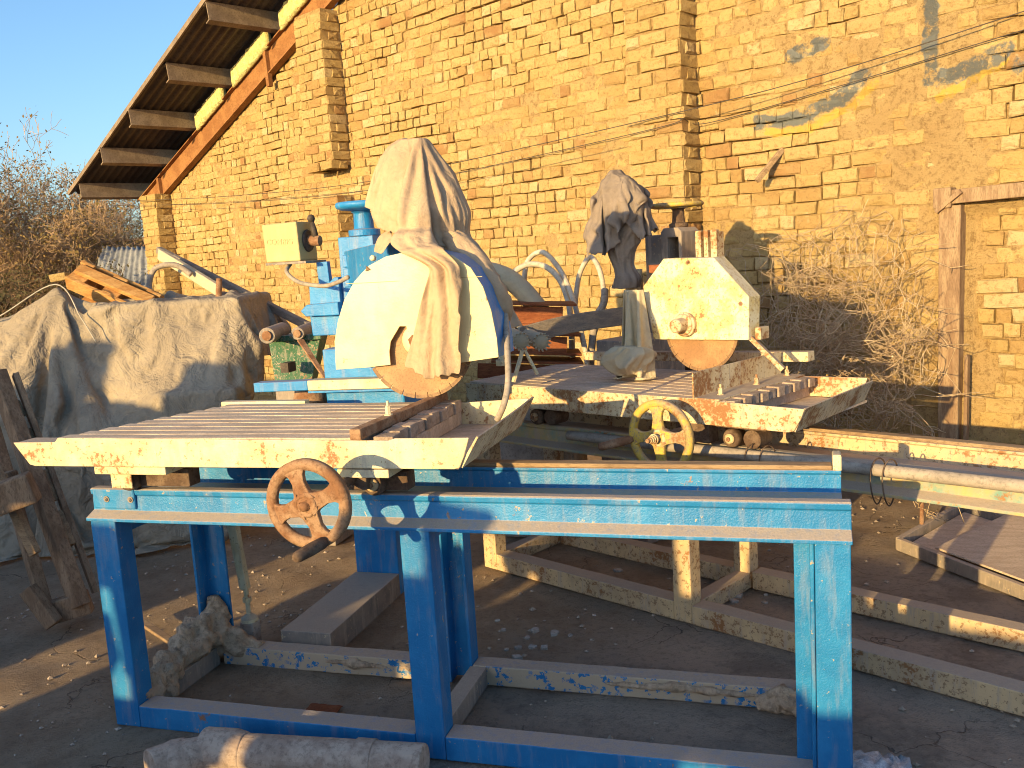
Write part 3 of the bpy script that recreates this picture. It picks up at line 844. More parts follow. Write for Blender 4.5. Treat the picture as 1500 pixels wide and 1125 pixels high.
# ================================================================== OBJECTS
def handwheel(parent, c, R, axis_back, mat, handle_from, handle_to, angles, name='handwheel', hmat=None, dome=False):
    """spoked cast wheel in the xz plane, axle running back along +y"""
    c = Vector(c)
    w = MB()
    rim = [(R, -0.008), (R, 0.010), (R - 0.006, 0.015), (R - 0.026, 0.013), (R - 0.031, 0.004), (R - 0.029, -0.010), (R - 0.012, -0.016)]
    w.lathe(rim, c, (0, 1, 0), 56, closed=True)
    root = w.build(name, mat, parent, smooth=True)
    for a in angles:
        s = MB(); d = Vector((cos(a), 0, sin(a))); n = Vector((-sin(a), 0, cos(a))); y = Vector((0, 1, 0))
        rings = []
        for t, wd, th in ((0.10, 0.036, 0.013), (0.25, 0.024, 0.010), (0.5, 0.018, 0.009), (0.66, 0.022, 0.009), (0.82, 0.036, 0.009)):
            p = c + d * R * t + y * (-0.012 * (1 - t))
            rings.append([p + n * wd - y * th, p + n * wd * 1.08, p + n * wd + y * th, p - n * wd + y * th, p - n * wd * 1.08, p - n * wd - y * th])
        s.loft(rings); s.build('spoke', mat, root, smooth=True, bevel=0.002)
    h = MB()
    h.lathe([(0.030, 0.03), (0.036, 0.0), (0.034, -0.02), (0.024, -0.024), (0.022, -0.016), (0.0135, -0.016), (0.013, -0.032), (0.004, -0.036)], c, (0, 1, 0), 28)
    h.build('hub', mat if not dome else M['old_cream'], root, smooth=True, bevel=0.0)
    if dome:
        for k in range(4):
            h = MB(); h.lathe([(0.020 - 0.003 * k, 0.0), (0.020 - 0.003 * k, 0.006)], c + Vector((0, -0.045 - 0.009 * k, 0)), (0, 1, 0), 24)
            h.build('washer', M['old_cream'], root, bevel=0.001)
        h = MB(); h.cyl(c + Vector((0, -0.085, 0)), c, 0.008, n=12); h.build('stud', M['rust'], root)
    ax = MB(); ax.cyl(c + Vector((0, 0.02, 0)), c + Vector((0, axis_back, 0)), 0.014, n=14); ax.build('axle', M['rust_dark'], root, smooth=True)
    a = Vector(handle_from); b = Vector(handle_to); d = b - a
    hd = MB(); hd.tube([a, a + d * 0.06, a + d * 0.12, a + d * 0.5, a + d * 0.9, a + d * 0.98, b], [0.010, 0.012, 0.0165, 0.0175, 0.0155, 0.012, 0.006], 16)
    hd.build('handle', hmat or M['rust_dark'], root, smooth=True)
    return root

def roller(parent, x, y, z, r=0.036, w=0.05, mat=None):
    m = MB(); m.lathe([(r * 0.55, -0.004), (r * 0.9, -0.004), (r, 0.004), (r, w), (r * 0.55, w)], (x, y, z), (0, 1, 0), 28)
    ro = m.build('roller', mat or M['rust_dark'], parent, smooth=True)
    m = MB(); m.lathe([(r * 0.30, -0.016), (r * 0.55, -0.012), (r * 0.55, 0.0), (r * 0.28, 0.0)], (x, y - 0.002, z), (0, 1, 0), 20); m.build('roller_hub', M['yellow_rail'], ro, smooth=True)
    m = MB(); m.lathe([(0.009, -0.024), (0.009, -0.002)], (x, y, z), (0, 1, 0), 6); m.build('nut', M['rust'], ro)
    return ro

def bolt(parent, p, axis, r=0.010, h=0.012, mat=None, washer=True):
    m = MB(); m.lathe([(r, 0.003), (r, h), (r * 0.8, h + 0.002)], p, axis, 6)
    if washer: m.lathe([(r * 1.5, -0.001), (r * 1.5, 0.003)], p, axis, 18)
    m.lathe([(r * 0.5, h), (r * 0.5, h * 1.7)], p, axis, 12)
    return m.build('bolt', mat or M['rust'], parent)

# ------------------------------------------------------------------ near machine
saw = empty('stone_saw', (0, 0, 0), 0, 'bright blue framed stone saw with rounded cream blade guard', 'stone saw', 'stone saws in the yard')
B = 0.004
RAIL_F = [(-0.005, 0.728), (-0.005, 0.739), (0.036, 0.757), (0.039, 0.808), (0.032, 0.812), (0.030, 0.828), (0.036, 0.832), (0.068, 0.832), (0.071, 0.828), (0.071, 0.728)]
def prism_x(prof, x0, x1, wob=0.0):
    m = MB(); n = 14
    m.loft([[(x0 + (x1 - x0) * i / n, y + wob * fbm((x0 + i * 0.7, y * 9, z * 9), 2), z + wob * 0.5 * fbm((i * 0.6, y * 7, z * 7 + 3), 2)) for y, z in prof] for i in range(n + 1)])
    return m
prism_x(RAIL_F, -0.012, 2.392, 0.0015).build('rail', M['blue'], saw, bevel=0.0025)
m = MB(); m.box(-0.002, 0.165, 0.026, 0.038, 0.762, 0.831); pl = m.build('end_plate', M['blue'], saw, bevel=0.006)
for xx in (0.055, 0.15): bolt(pl, (xx, 0.026, 0.797), (0, -1, 0), 0.007, 0.006, M['grey_metal'])
RAIL_B = [(0.360, 0.735), (0.360, 0.742), (0.418, 0.752), (0.420, 0.808), (0.412, 0.812), (0.412, 0.822), (0.475, 0.822), (0.475, 0.735)]
prism_x(RAIL_B, -0.02, 2.386, 0.0015).build('rail', M['blue'], saw, bevel=0.0025)
m = MB(); m.bar((0.0, 0.443, 0.829), (2.36, 0.443, 0.829), 0.052, 0.014); m.build('running_strip', M['wood'], saw, bevel=0.003)
m = MB(); m.box(2.362, 2.388, 0.414, 0.475, 0.818, 0.870); m.build('end_stop', M['cream'], saw, bevel=0.005)
# legs
def leg_box(x0, x1, y0, y1, z0, z1, name='leg', mat='blue', par=None, b=B):
    m = MB(); n = 8
    m.loft([[(x0, y0, z0 + (z1 - z0) * i / n), (x1, y0, z0 + (z1 - z0) * i / n), (x1, y1, z0 + (z1 - z0) * i / n), (x0, y1, z0 + (z1 - z0) * i / n)] for i in range(n + 1)])
    return m.build(name, M[mat], par or saw, bevel=b)
leg_box(0.0, 0.098, 0.0, 0.08, 0.0, 0.73)
leg_box(1.118, 1.214, 0.0, 0.08, 0.0, 0.73)
leg_box(2.298, 2.388, 0.0, 0.08, 0.0, 0.73)
m = MB(); m.box(2.245, 2.290, 0.072, 0.082, 0.06, 0.73); m.box(2.286, 2.297, 0.03, 0.082, 0.06, 0.73); m.build('leg_flange', M['blue'], saw, bevel=0.003)
def angle_leg(x, y):
    m = MB(); m.prism([(x, y), (x + 0.012, y), (x + 0.012, y + 0.068), (x + 0.10, y + 0.068), (x + 0.10, y + 0.08), (x, y + 0.08)], 0.0, 0.735, 'xy')
    return m.build('leg', M['blue'], saw, bevel=0.003)
angle_leg(0.005, 0.495); angle_leg(2.285, 0.495)
m = MB(); m.prism([(1.04, 0.49), (1.052, 0.49), (1.052, 0.55), (1.122, 0.55), (1.122, 0.49), (1.134, 0.49), (1.134, 0.565), (1.04, 0.565)], 0.0, 0.735, 'xy'); m.build('leg', M['blue'], saw, bevel=0.003)
def chan(x0, x1, y0, y1, z0, z1, name, mat, par, wob=0.002):
    m = MB(); n = 16; t = 0.010
    prof = [(y0, z0), (y0, z1), (y1, z1), (y1, z0)]
    m.loft([[(x0 + (x1 - x0) * i / n, y, z + wob * fbm((x0 + i, y * 5, z * 9), 2)) for y, z in prof] for i in range(n + 1)])
    return m.build(name, M[mat], par, bevel=0.004)
chan(0.099, 1.117, 0.0, 0.082, 0.0, 0.078, 'bottom_rail', 'blue', saw)
chan(1.215, 2.297, 0.0, 0.082, 0.0, 0.078, 'bottom_rail', 'blue', saw)
chan(0.10, 1.04, 0.49, 0.565, 0.0, 0.074, 'bottom_rail', 'blue_caked', saw)
chan(1.135, 2.285, 0.49, 0.565, 0.0, 0.074, 'bottom_rail', 'blue_caked', saw)
for x0, x1 in ((0.012, 0.086), (1.128, 1.19), (2.305, 2.375)):
    m = MB(); m.box(x0, x1, 0.083, 0.489, 0.0, 0.072); m.build('cross_bar', M['grey_metal'], saw, bevel=0.004)
    m = MB(); m.box(x0, x1, 0.09, 0.50, 0.67, 0.727); m.build('top_cross_bar', M['blue'], saw, bevel=0.004)
# dried slurry caked on the lower corner
def blob(pts, rads, seed, mat, name, parent, n=18, amp=0.4):
    path = catmull(pts, 22); k = len(path); m = MB(); rings = []; n = n * 2
    for i, p in enumerate(path):
        t = i / (k - 1) * (len(rads) - 1); a = min(int(t), len(rads) - 2); r = rads[a] + (rads[a + 1] - rads[a]) * (t - a)
        d = (path[min(i + 1, k - 1)] - path[max(i - 1, 0)]).normalized()
        x = d.cross(Vector((0, 0, 1)))
        x = x.normalized() if x.length > 1e-3 else Vector((1, 0, 0))
        y = x.cross(d); ring = []
        for j in range(n):
            an = 2 * pi * j / n; q = x * cos(an) + y * sin(an)
            rr = r * (1 + amp * 1.5 * fbm((p + q * r) * 17 + Vector((seed, 0, 0)), 5))
            ring.append(p + q * rr)
        rings.append(ring)
    m.loft(rings); return m.build(name, mat, parent, smooth=True)
blob([(0.055, 0.02, 0.085), (0.05, 0.16, 0.075), (0.03, 0.32, 0.10), (0.045, 0.46, 0.13), (0.07, 0.52, 0.10), (0.25, 0.525, 0.055)], [0.035, 0.062, 0.055, 0.075, 0.07, 0.03], 1, M['mortar_lump'], 'slurry_crust', saw)
blob([(0.05, 0.53, 0.10), (0.05, 0.53, 0.18), (0.055, 0.535, 0.26)], [0.06, 0.05, 0.02], 3, M['mortar_lump'], 'slurry_crust', saw)
blob([(2.30, 0.47, 0.04), (2.20, 0.475, 0.045), (2.12, 0.48, 0.02)], [0.05, 0.04, 0.02], 5, M['mortar_lump'], 'slurry_crust', saw)
for (a, b_, s) in ((0.55, 0.80, 7), (0.86, 1.02, 8), (1.62, 2.15, 9)):
    blob([(a, 0.488, 0.045), ((a + b_) / 2, 0.486, 0.05), (b_, 0.488, 0.04)], [0.004, 0.017, 0.004], s, M['mortar_lump'], 'slurry_crust', saw, n=12, amp=0.6)
# levelling leg hanging under the rail
m = MB(); m.bar((0.08, 0.65, 0.70), (0.115, 0.66, 0.245), 0.045, 0.03, w2=0.034); lv = m.build('levelling_leg', M['cream'], saw, bevel=0.003)
m = MB(); m.cyl((0.116, 0.66, 0.25), (0.120, 0.66, 0.13), 0.010, n=12); m.lathe([(0.018, 0.0), (0.018, 0.02)], (0.118, 0.66, 0.19), (0, 0, 1), 6); m.lathe([(0.036, 0.0), (0.034, 0.012), (0.014, 0.03)], (0.120, 0.66, 0.11), (0, 0, 1), 24)
m.build('levelling_foot', M['cream'], lv, smooth=False)
m = MB(); m.box(0.06, 0.15, 0.566, 0.69, 0.66, 0.70); m.build('leg_bracket', M['blue'], saw, bevel=0.003)
m = MB(); m.box(0.09, 0.15, 0.63, 0.69, -0.01, 0.111); m.build('foot_block', M['stone'], lv, bevel=0.006)

# sliding table
TZ = 1.024
m = MB(); m.prism([(-0.205, 1.010), (-0.035, 1.012), (-0.022, 1.026), (0.5, 1.022), (1.04, 1.018), (1.14, 1.018), (1.16, 1.024), (1.385, 1.026), (1.368, 0.975), (1.352, 0.940), (1.335, 0.935), (0.6, 0.933), (-0.125, 0.931), (-0.148, 0.936)], -0.070, -0.062)
table = m.build('table', M['cream'], saw, bevel=0.003)
m = MB(); m.prism([(0.18, 1.012), (1.14, 1.018), (1.385, 1.030), (1.352, 0.940), (0.18, 0.931)], 0.552, 0.560); m.build('table_side', M['cream'], table, bevel=0.002)
m = MB(); m.box(0.12, 1.345, -0.0615, 0.5515, 0.934, 0.942); m.build('tray_floor', M['slat'], table)
m = MB(); m.box(-0.20, -0.03, -0.0615, 0.02, 1.000, 1.008); m.build('table_ledge', M['grey_metal'], table, bevel=0.002)
m = MB(); m.box(0.16, 0.52, 0.565, 0.60, 0.99, 1.03); m.build('table_rear_bar', M['cream'], table, bevel=0.003)
for i in range(10):
    y0 = -0.0605 + i * 0.0612; xs = -0.028 + 0.026 * i + rng.uniform(-0.004, 0.004)
    m = MB(); n = 10
    m.loft([[(xs + (1.052 - xs) * k / n, yy, zz + 0.0015 * fbm((k * 0.5 + i * 3, i, 0), 2)) for yy, zz in ((y0, 1.000), (y0, TZ), (y0 + 0.0535, TZ), (y0 + 0.0535, 1.000))] for k in range(n + 1)])
    m.build('slat', M['slat'], table, bevel=0.002)
m = MB(); m.box(0.26, 1.05, -0.055, 0.545, 0.988, 0.996); m.build('slat_bed', M['rust_dark'], table)
m = MB(); m.bar((1.052, -0.10, 1.041), (1.075, 0.552, 1.041), 0.036, 0.032); fb = m.build('fence_bar', M['rust'], table, bevel=0.003)
for yy in (0.12, 0.47):
    bolt(fb, (1.055 + 0.035 * yy, yy, 1.0575), (0, 0, 1), 0.009, 0.026, M['cream'])
for i in range(9):
    y0 = -0.055 + i * 0.066
    m = MB(); m.box(1.086, 1.148 - 0.006 * (i % 2), y0, y0 + 0.062, 0.990, 1.026 + 0.003 * (i % 3)); m.build('step_block', M['step'], table, bevel=0.003)
m = MB(); m.box(1.086, 1.140, -0.058, 0.55, 0.943, 0.989); m.build('tray_wall', M['slat'], table, bevel=0.002)
m = MB(); n = 12
m.loft([[(1.350 + dx, -0.060 + 0.60 * k / n, z + (0.012 * (k / n) ** 2 if z > 1 else 0)) for dx, z in ((-0.002, 0.943), (0.054, 1.028), (0.060, 1.026), (0.006, 0.936))] for k in range(n + 1)])
m.build('tray_lip', M['old_cream'], table, bevel=0.001)
for (a, b_) in ((0.10, 0.37), (0.965, 1.13)):
    m = MB(); m.box(a, b_, -0.064, 0.06, 0.905, 0.9305); m.build('roller_plate', M['cream'], table, bevel=0.003)
    m = MB(); m.box(a + 0.10, b_ + 0.02, 0.02, 0.08, 0.845, 0.904); m.build('roller_block', M['rust_dark'], table, bevel=0.004)
for xx in (0.165, 1.045):
    roller(table, xx, 0.004, 0.869, 0.0370, 0.055)
    roller(table, xx + 0.09, 0.425, 0.872, 0.0365, 0.04)
m = MB(); m.box(0.13, 0.21, -0.030, -0.024, 0.850, 0.9045); m.build('axle_plate', M['old_cream'], table, bevel=0.003)
ha = [(1.045, 0.794)][0]; hb = [(1.020, 0.787)][0]
HA = (ha[0], -0.305, ha[1]); HB = (hb[0], -0.43, hb[1])
handwheel(saw, (0.999, -0.30, 0.894), 0.124, 0.40, M['rust'], HA, HB, [radians(a) for a in (108, 22, 198, 290)])
m = MB(); m.box(0.955, 1.045, -0.04, 0.03, 0.862, 0.9045); m.build('axle_bearing', M['rust_dark'], saw, bevel=0.004)

# column, base and screw
m = MB(); m.box(0.295, 0.515, 0.60, 1.272, 0.0, 0.105); m.build('base_beam', M['grey_metal'], saw, bevel=0.004)
leg_box(0.300, 0.512, 1.275, 1.47, 0.0, 1.30, 'column', 'blue_clean')
leg_box(0.352, 0.520, 1.27, 1.45, 1.301, 1.636, 'column_head', 'blue_clean')
m = MB(); m.prism([(0.200, 1.21), (0.195, 1.30), (0.178, 1.325), (0.200, 1.352), (0.205, 1.44), (0.300, 1.44), (0.330, 1.465), (0.352, 1.465), (0.352, 1.21)], 1.245, 1.44)
m.build('column_bracket', M['blue_clean'], saw, bevel=0.004)
m = MB(); m.prism([(0.172, 1.325), (0.205, 1.352), (0.36, 1.358), (0.36, 1.300), (0.196, 1.300)], 1.205, 1.244); m.build('clamp_block', M['blue_clean'], saw, bevel=0.004)
m = MB(); m.box(0.405, 0.512, 1.19, 1.269, 1.505, 1.558); m.box(0.41, 0.45, 1.18, 1.269, 1.42, 1.50); m.build('guide_block', M['blue_clean'], saw, bevel=0.004)
m = MB(); m.lathe([(0.07, 1.637), (0.07, 1.664), (0.045, 1.668), (0.042, 1.735), (0.055, 1.745)], (0.455, 1.33, 0), (0, 0, 1), 28); m.build('screw_collar', M['blue_clean'], saw, smooth=False, bevel=0.003)
m = MB(); m.lathe([(0.05, 1.745), (0.108, 1.752), (0.128, 1.760), (0.133, 1.772), (0.127, 1.784), (0.105, 1.786), (0.05, 1.776)], (0.470, 1.33, 0), (0, 0, 1), 48); m.build('column_wheel', M['blue_clean'], saw, smooth=True)
# arm and motor housing (mostly under the cloth)
m = MB(); m.bar((0.47, 1.27, 1.50), (0.93, 0.70, 1.52), 0.17, 0.15); m.build('arm', M['blue'], saw, bevel=0.006)
m = MB(); m.cyl((1.02, 0.86, 1.64), (1.02, 0.66, 1.64), 0.08, n=32); m.build('motor', M['blue'], saw, bevel=0.006, smooth=False)
# support bar
m = MB(); m.bar((0.178, 0.80, 1.051), (0.42, 0.80, 1.056), 0.06, 0.038); bar = m.build('support_bar', M['blue_clean'], saw, bevel=0.003)
m = MB(); m.bar((0.4205, 0.80, 1.056), (0.80, 0.80, 1.060), 0.062, 0.040); m.build('support_bar_end', M['cream'], bar, bevel=0.003)
m = MB(); m.bar((0.421, 0.80, 1.030), (0.80, 0.80, 1.034), 0.066, 0.009); m.build('bar_underside', M['blue_clean'], bar, bevel=0.002)
m = MB(); m.box(0.46, 0.80, 0.84, 1.27, 0.95, 1.19); m.build('carriage_block', M['blue_clean'], saw, bevel=0.006)
m = MB(); m.lathe([(0.07, 0.0), (0.075, 0.03), (0.06, 0.09)], (0.30, 1.0, 0.93), (0, 0, 1), 28); m.cyl((0.30, 1.0, 0.93), (0.30, 1.30, 0.90), 0.02); m.build('swivel_foot', M['rust'], saw, smooth=True)

# blade guard: rounded cream face over a blue shell
front = [(0.733, 1.162), (0.737, 1.260), (0.757, 1.331), (0.787, 1.400), (0.832, 1.463), (0.887, 1.511), (0.953, 1.539), (1.028, 1.551), (1.113, 1.550), (1.189, 1.532), (1.252, 1.487), (1.290, 1.423), (1.313, 1.344), (1.326, 1.253), (1.328, 1.190), (1.196, 1.175), (1.063, 1.164), (1.060, 1.188), (1.022, 1.214), (1.010, 1.252), (1.010, 1.280), (1.010, 1.303), (0.985, 1.304), (0.948, 1.254), (0.940, 1.219), (0.940, 1.191), (0.941, 1.174), (0.856, 1.167)]
m = MB(); m.prism(front, 0.425, 0.431); guard = m.build('blade_guard', M['guard_cream'], saw, bevel=0.0015)
arc = front[0:15]
inner = [(x + (1.02 - x) * 0.03, z - 0.008 if z > 1.3 else z) for x, z in arc]
m = MB(); sh = []
for i in range(len(arc)):
    a, c = arc[i], inner[i]
    sh.append([(a[0], 0.4315, a[1]), (a[0], 0.60, a[1]), (c[0], 0.60, c[1]), (c[0], 0.4315, c[1])])
m.loft(sh); m.build('guard_shell', M['blue_clean'], guard, bevel=0.001)
m = MB(); m.prism(arc, 0.601, 0.605); m.build('guard_back', M['blue_clean'], guard)
bl = [(1.152, 1.501), (0.886, 1.502), (1.044, 1.543)]
bolt(guard, (bl[0][0], 0.425, bl[0][1]), (0, -1, 0), 0.017, 0.012, M['rust'])
m = MB(); m.lathe([(0.010, 0), (0.010, 0.006)], (bl[1][0], 0.425, bl[1][1]), (0, -1, 0), 3); m.build('guard_hole', M['wood_dark'], guard)
m = MB(); m.lathe([(0.009, 0), (0.010, 0.012), (0.006, 0.016)], (0.905, 0.44, 1.535), (-0.2, -1, 0.3), 16); m.build('guard_stud', M['guard_cream'], guard, smooth=True)
for zz, a, b_ in ((1.455, 0.80, 1.0), (1.455, 1.13, 1.29)):
    m = MB(); m.box(a, b_, 0.4235, 0.4252, zz, zz + 0.002); m.build('guard_seam', M['box_tan'], guard)
# diamond blade
bc = Vector((1.035, 0.455, 1.253)); BR = 0.200
def blade(parent, c, R, y0=0.0, slots=26):
    m = MB(); th = 0.0025; vs = []; n = slots * 6
    out = []
    for i in range(slots):
        a0 = 2 * pi * i / slots
        for da, r in ((-0.008, R), (-0.005, R - 0.020), (0.005, R - 0.020), (0.008, R), (0.06, R), (0.12, R), (0.18, R)):
            out.append((c.x + r * cos(a0 + da), c.z + r * sin(a0 + da)))
    m.prism(out, c.y - th, c.y + th)
    b = m.build('saw_blade', M['blade'], parent)
    m = MB()
    for i in range(slots):
        a0 = 2 * pi * i / slots + 0.014; a1 = 2 * pi * (i + 1) / slots - 0.014
        an = [a0 + (a1 - a0) * k / 4 for k in range(5)]
        m.prism([(c.x + (R + 0.001) * cos(a), c.z + (R + 0.001) * sin(a)) for a in an] + [(c.x + (R - 0.011) * cos(a), c.z + (R - 0.011) * sin(a)) for a in an[::-1]], c.y - 0.0036, c.y + 0.0036)
    m.build('segment_rim', M['blade_rim'], b, kind='stuff')
    m = MB(); m.lathe([(R * 0.25, 0.0025), (R * 0.27, 0.008), (R * 0.24, 0.018), (R * 0.10, 0.02)], c, (0, -1, 0), 36); m.build('flange', M['guard_cream'], b, smooth=True, bevel=0.0)
    m = MB(); m.lathe([(0.022, 0.02), (0.022, 0.034), (0.017, 0.036)], c, (0, -1, 0), 6); m.lathe([(0.010, 0.03), (0.010, 0.05)], c, (0, -1, 0), 14); m.build('arbor_nut', M['rust'], b)
    return b
b1 = blade(saw, bc, BR)
m = MB(); m.cyl((1.035, 0.46, 1.253), (1.035, 0.60, 1.253), 0.03); m.build('spindle', M['rust_dark'], saw, smooth=True)

# switch box with lever on its post
bx = MB()
bx.loft([[(0.030, 1.20, 1.545), (0.200, 1.20, 1.545), (0.200, 1.36, 1.545), (0.030, 1.36, 1.545)], [(0.022, 1.20, 1.712), (0.196, 1.20, 1.716), (0.196, 1.36, 1.716), (0.022, 1.36, 1.712)]])
sbox = bx.build('switch_box', M['box_tan'], saw, bevel=0.006)
m = MB(); m.box(0.03, 0.23, 1.19, 1.38, 1.533, 1.5445); m.build('box_base', M['grey_metal'], sbox, bevel=0.002)
m = MB(); m.lathe([(0.050, 0.0), (0.046, 0.008), (0.02, 0.010)], (0.200, 1.28, 1.632), (1, 0, 0), 28); lev = m.build('lever_plate', M['black'], sbox)
m = MB(); m.cyl((0.205, 1.28, 1.632), (0.262, 1.28, 1.628), 0.023, n=20); m.build('lever_boss', M['rust'], sbox, bevel=0.003)
m = MB(); m.tube([(0.240, 1.28, 1.635), (0.234, 1.28, 1.68), (0.228, 1.28, 1.712)], [0.016, 0.014, 0.010], 14); m.lathe([(0.004, -0.018), (0.013, -0.014), (0.018, 0.0), (0.013, 0.014), (0.004, 0.018)], (0.226, 1.28, 1.727), (0, 0, 1), 18)
m.build('lever', M['black'], sbox, smooth=True)
cu = bpy.data.curves.new('lettering', 'FONT'); cu.body = 'COMBIG'; cu.size = 0.034; cu.extrude = 0.0012; cu.align_x = 'CENTER'
tmp = bpy.data.objects.new('lettering_text', cu); COL.objects.link(tmp)
dg = bpy.context.evaluated_depsgraph_get(); me = bpy.data.meshes.new_from_object(tmp.evaluated_get(dg)); bpy.data.objects.remove(tmp)
me.materials.clear(); me.materials.append(M['letter'])
lt = bpy.data.objects.new('lettering', me); link(lt, sbox); lt.location = (0.105, 1.1995, 1.622); lt.rotation_euler = (pi / 2, 0.03, 0)
m = MB(); m.bar((0.260, 1.30, 1.42), (0.255, 1.30, 1.535), 0.055, 0.03); m.build('box_post', M['blue_clean'], sbox, bevel=0.003)
cb = MB(); cb.tube(catmull([(0.12, 1.25, 1.535), (0.15, 1.16, 1.50), (0.24, 1.10, 1.455), (0.38, 1.05, 1.435), (0.50, 0.95, 1.45), (0.62, 0.80, 1.47)], 8), 0.009, 10); cb.build('power_cable', M['hose_grey'], saw, smooth=True)

# ------------------------------------------------------------------ cloths on the near machine
def cloth_rings(rows, Yc, depth, seed, n=120, amp=0.06, folds=7, amp2=0.10, crease=1.0, sub=7, twist=2.5, zf=3.0):
    """rows: (z, xl, xr); returns rings of a wrapped cloth with hanging folds"""
    dense = []
    for a, b in zip(rows, rows[1:]):
        for k in range(sub): dense.append(tuple(a[i] + (b[i] - a[i]) * (k / sub) for i in range(3)))
    dense.append(rows[-1])
    sm = [tuple(sum(dense[max(0, min(len(dense) - 1, i + d))][j] for d in (-2, -1, 0, 1, 2)) / 5 for j in range(3)) for i in range(len(dense))]
    rings = []
    for i, (z, xl, xr) in enumerate(sm):
        cx = (xl + xr) / 2; hw = max(0.006, (xr - xl) / 2); ring = []
        t = i / (len(sm) - 1)
        for j in range(n):
            a = 2 * pi * j / n; q = Vector((cos(a), sin(a) * depth, 0))
            p = Vector((cos(a) * 1.4, sin(a) * 1.4, z * 3.0 + seed))
            w = fbm((p.x * 1.0 + t * 1.5, p.y * 1.0, z * 4 + seed), 1)
            sw = a + z * twist
            f = 1 - abs(fbm((cos(sw) * folds * 0.2 + w * 0.8, sin(sw) * folds * 0.2, z * zf + seed + w), 1)) * 2.6      # sharp ridges
            f2 = 1 - abs(fbm((cos(a) * 1.5 + z * 4, sin(a) * 1.5 - z * 3, z * 6 + seed * 2), 1)) * 2.6
            r = hw * (1 + amp * 0.8 * w + amp2 * 0.5 * (f - 0.6) + crease * 0.05 * (f2 - 0.6))
            zz = z + 0.010 * w
            ring.append((cx + q.x * r, Yc + q.y * r, zz))
        rings.append(ring)
    return rings
def rows_at(lr):     # pairs (left, right) -> z, xl, xr
    return [((lr[i][1] + lr[i + 1][1]) / 2, lr[i][0], lr[i + 1][0]) for i in range(0, len(lr), 2)]
c1 = empty('cloth_cover', (1.0, 0.72, 1.55), 0, 'tan grey cloth bundled over the motor of the blue saw', 'cloth')
def cloth_part(name, rings, parent, mat, caps=True):
    m = MB(); off = Vector(parent.location)
    m.loft([[Vector(p) - off for p in r] for r in rings], caps)
    return m.build(name, mat, parent, smooth=True)
hood = rows_at([(0.899, 1.958), (0.957, 1.952), (0.862, 1.939), (1.002, 1.927), (0.839, 1.893), (1.064, 1.874), (0.824, 1.838), (1.103, 1.816), (0.808, 1.778), (1.130, 1.754), (0.805, 1.717), (1.146, 1.693), (0.811, 1.660), (1.157, 1.637), (0.826, 1.619), (1.165, 1.598), (0.840, 1.593), (1.168, 1.573), (0.827, 1.569), (1.130, 1.546), (0.808, 1.535), (1.086, 1.515), (0.839, 1.509), (1.048, 1.497)])
HC = (0.985, 0.70); GN = 0.0125
def sheet1():
    x0, x1, y0, y1 = -0.56, 0.74, -1.0, 0.52
    ni = int((y1 - y0) / GN); nj = int((x1 - x0) / GN)
    rows = [[Vector((HC[0] + x0 + j * GN, HC[1] + y0 + i * GN, 1.945 + (0.05 * fbm((j * 0.07, i * 0.07, 0.5), 2) if math.hypot(x0 + j * GN, y0 + i * GN) > 0.06 else 0.0))) for j in range(nj + 1)] for i in range(ni + 1)]
    def keep(i, j):
        x = x0 + j * GN; y = y0 + i * GN
        if ((x - 0.04) / 0.40) ** 2 + (y / (0.46 if y > 0 else 0.42)) ** 2 < 1: return True
        if y < 0 and 0.13 < x + 0.02 * y < 0.27 - 0.09 * y and y > -0.88 + 0.30 * abs(x - 0.24): return True
        return x > 0 and -0.14 < y < 0.22 and x < 0.74
    return rows, keep
def waist(p):
    if p.y < 0.50 and p.z < 1.62:      # the tail: gathered under the hood and hanging a little to the right
        t = min(1, max(0, (1.60 - p.z) / 0.12)); t = t * t * (3 - 2 * t)
        pinch = 1 - 0.45 * t * max(0, min(1, (p.z - 1.20) / 0.30))
        x = 1.06 + (p.x - 1.06) * pinch + 0.135 * t
        y = p.y - 0.016 * t * (1 + sin(p.x * 75 + p.z * 6)) * (0.4 + 0.6 * (1 - pinch) / 0.45)
        return Vector((x, y, p.z))
    k = math.exp(-((p.z - 1.60) / 0.055) ** 2)
    if p.y < 0.46: k *= 0.3
    return Vector((1.01 + (p.x - 1.01) * (1 - 0.20 * k), 0.72 + (p.y - 0.72) * (1 - 0.16 * k), p.z))
gs = MB(); gs.prism(arc, 0.405, 0.62)
drape('hood', c1, M['cloth'], sheet1(), [egg(hood, 0.72, 0.85, 0.018, lump=0.16), gs], pin=lambda p: (p.x - HC[0]) ** 2 + (p.y - HC[1]) ** 2 < 0.0022, frames=46, bend=0.08, after=waist)
# sleeve wrapped down the right shoulder of the guard
def sleeve(path, rad, seed, name, parent, mat, n=40, amp=0.18):
    path = catmull(path, 10); k = len(path); rings = []
    for i, p in enumerate(path):
        t = i / (k - 1) * (len(rad) - 1); a = min(int(t), len(rad) - 2); r = rad[a] + (rad[a + 1] - rad[a]) * (t - a)
        d = (path[min(i + 1, k - 1)] - path[max(i - 1, 0)]).normalized(); x = d.cross(Vector((0, 1, 0))).normalized(); y = x.cross(d)
        ring = []
        for j in range(n):
            an = 2 * pi * j / n
            f = 1 - abs(fbm((cos(an) * 1.3 + i * 0.03, sin(an) * 1.3, i * 0.09 + seed), 2)) * 2
            w = fbm((cos(an) * 2, sin(an) * 2, i * 0.12 + seed * 3), 3)
            ring.append(p + (x * cos(an) + y * sin(an)) * r * (1 + amp * (f - 0.6) + amp * 0.8 * w))
        rings.append(ring)
    cloth_part(name, rings, parent, mat)
sl = [(1.050, 0.671, 1.619), (1.144, 0.627, 1.557), (1.230, 0.576, 1.469), (1.284, 0.561, 1.397), (1.309, 0.582, 1.348), (1.305, 0.615, 1.294)]
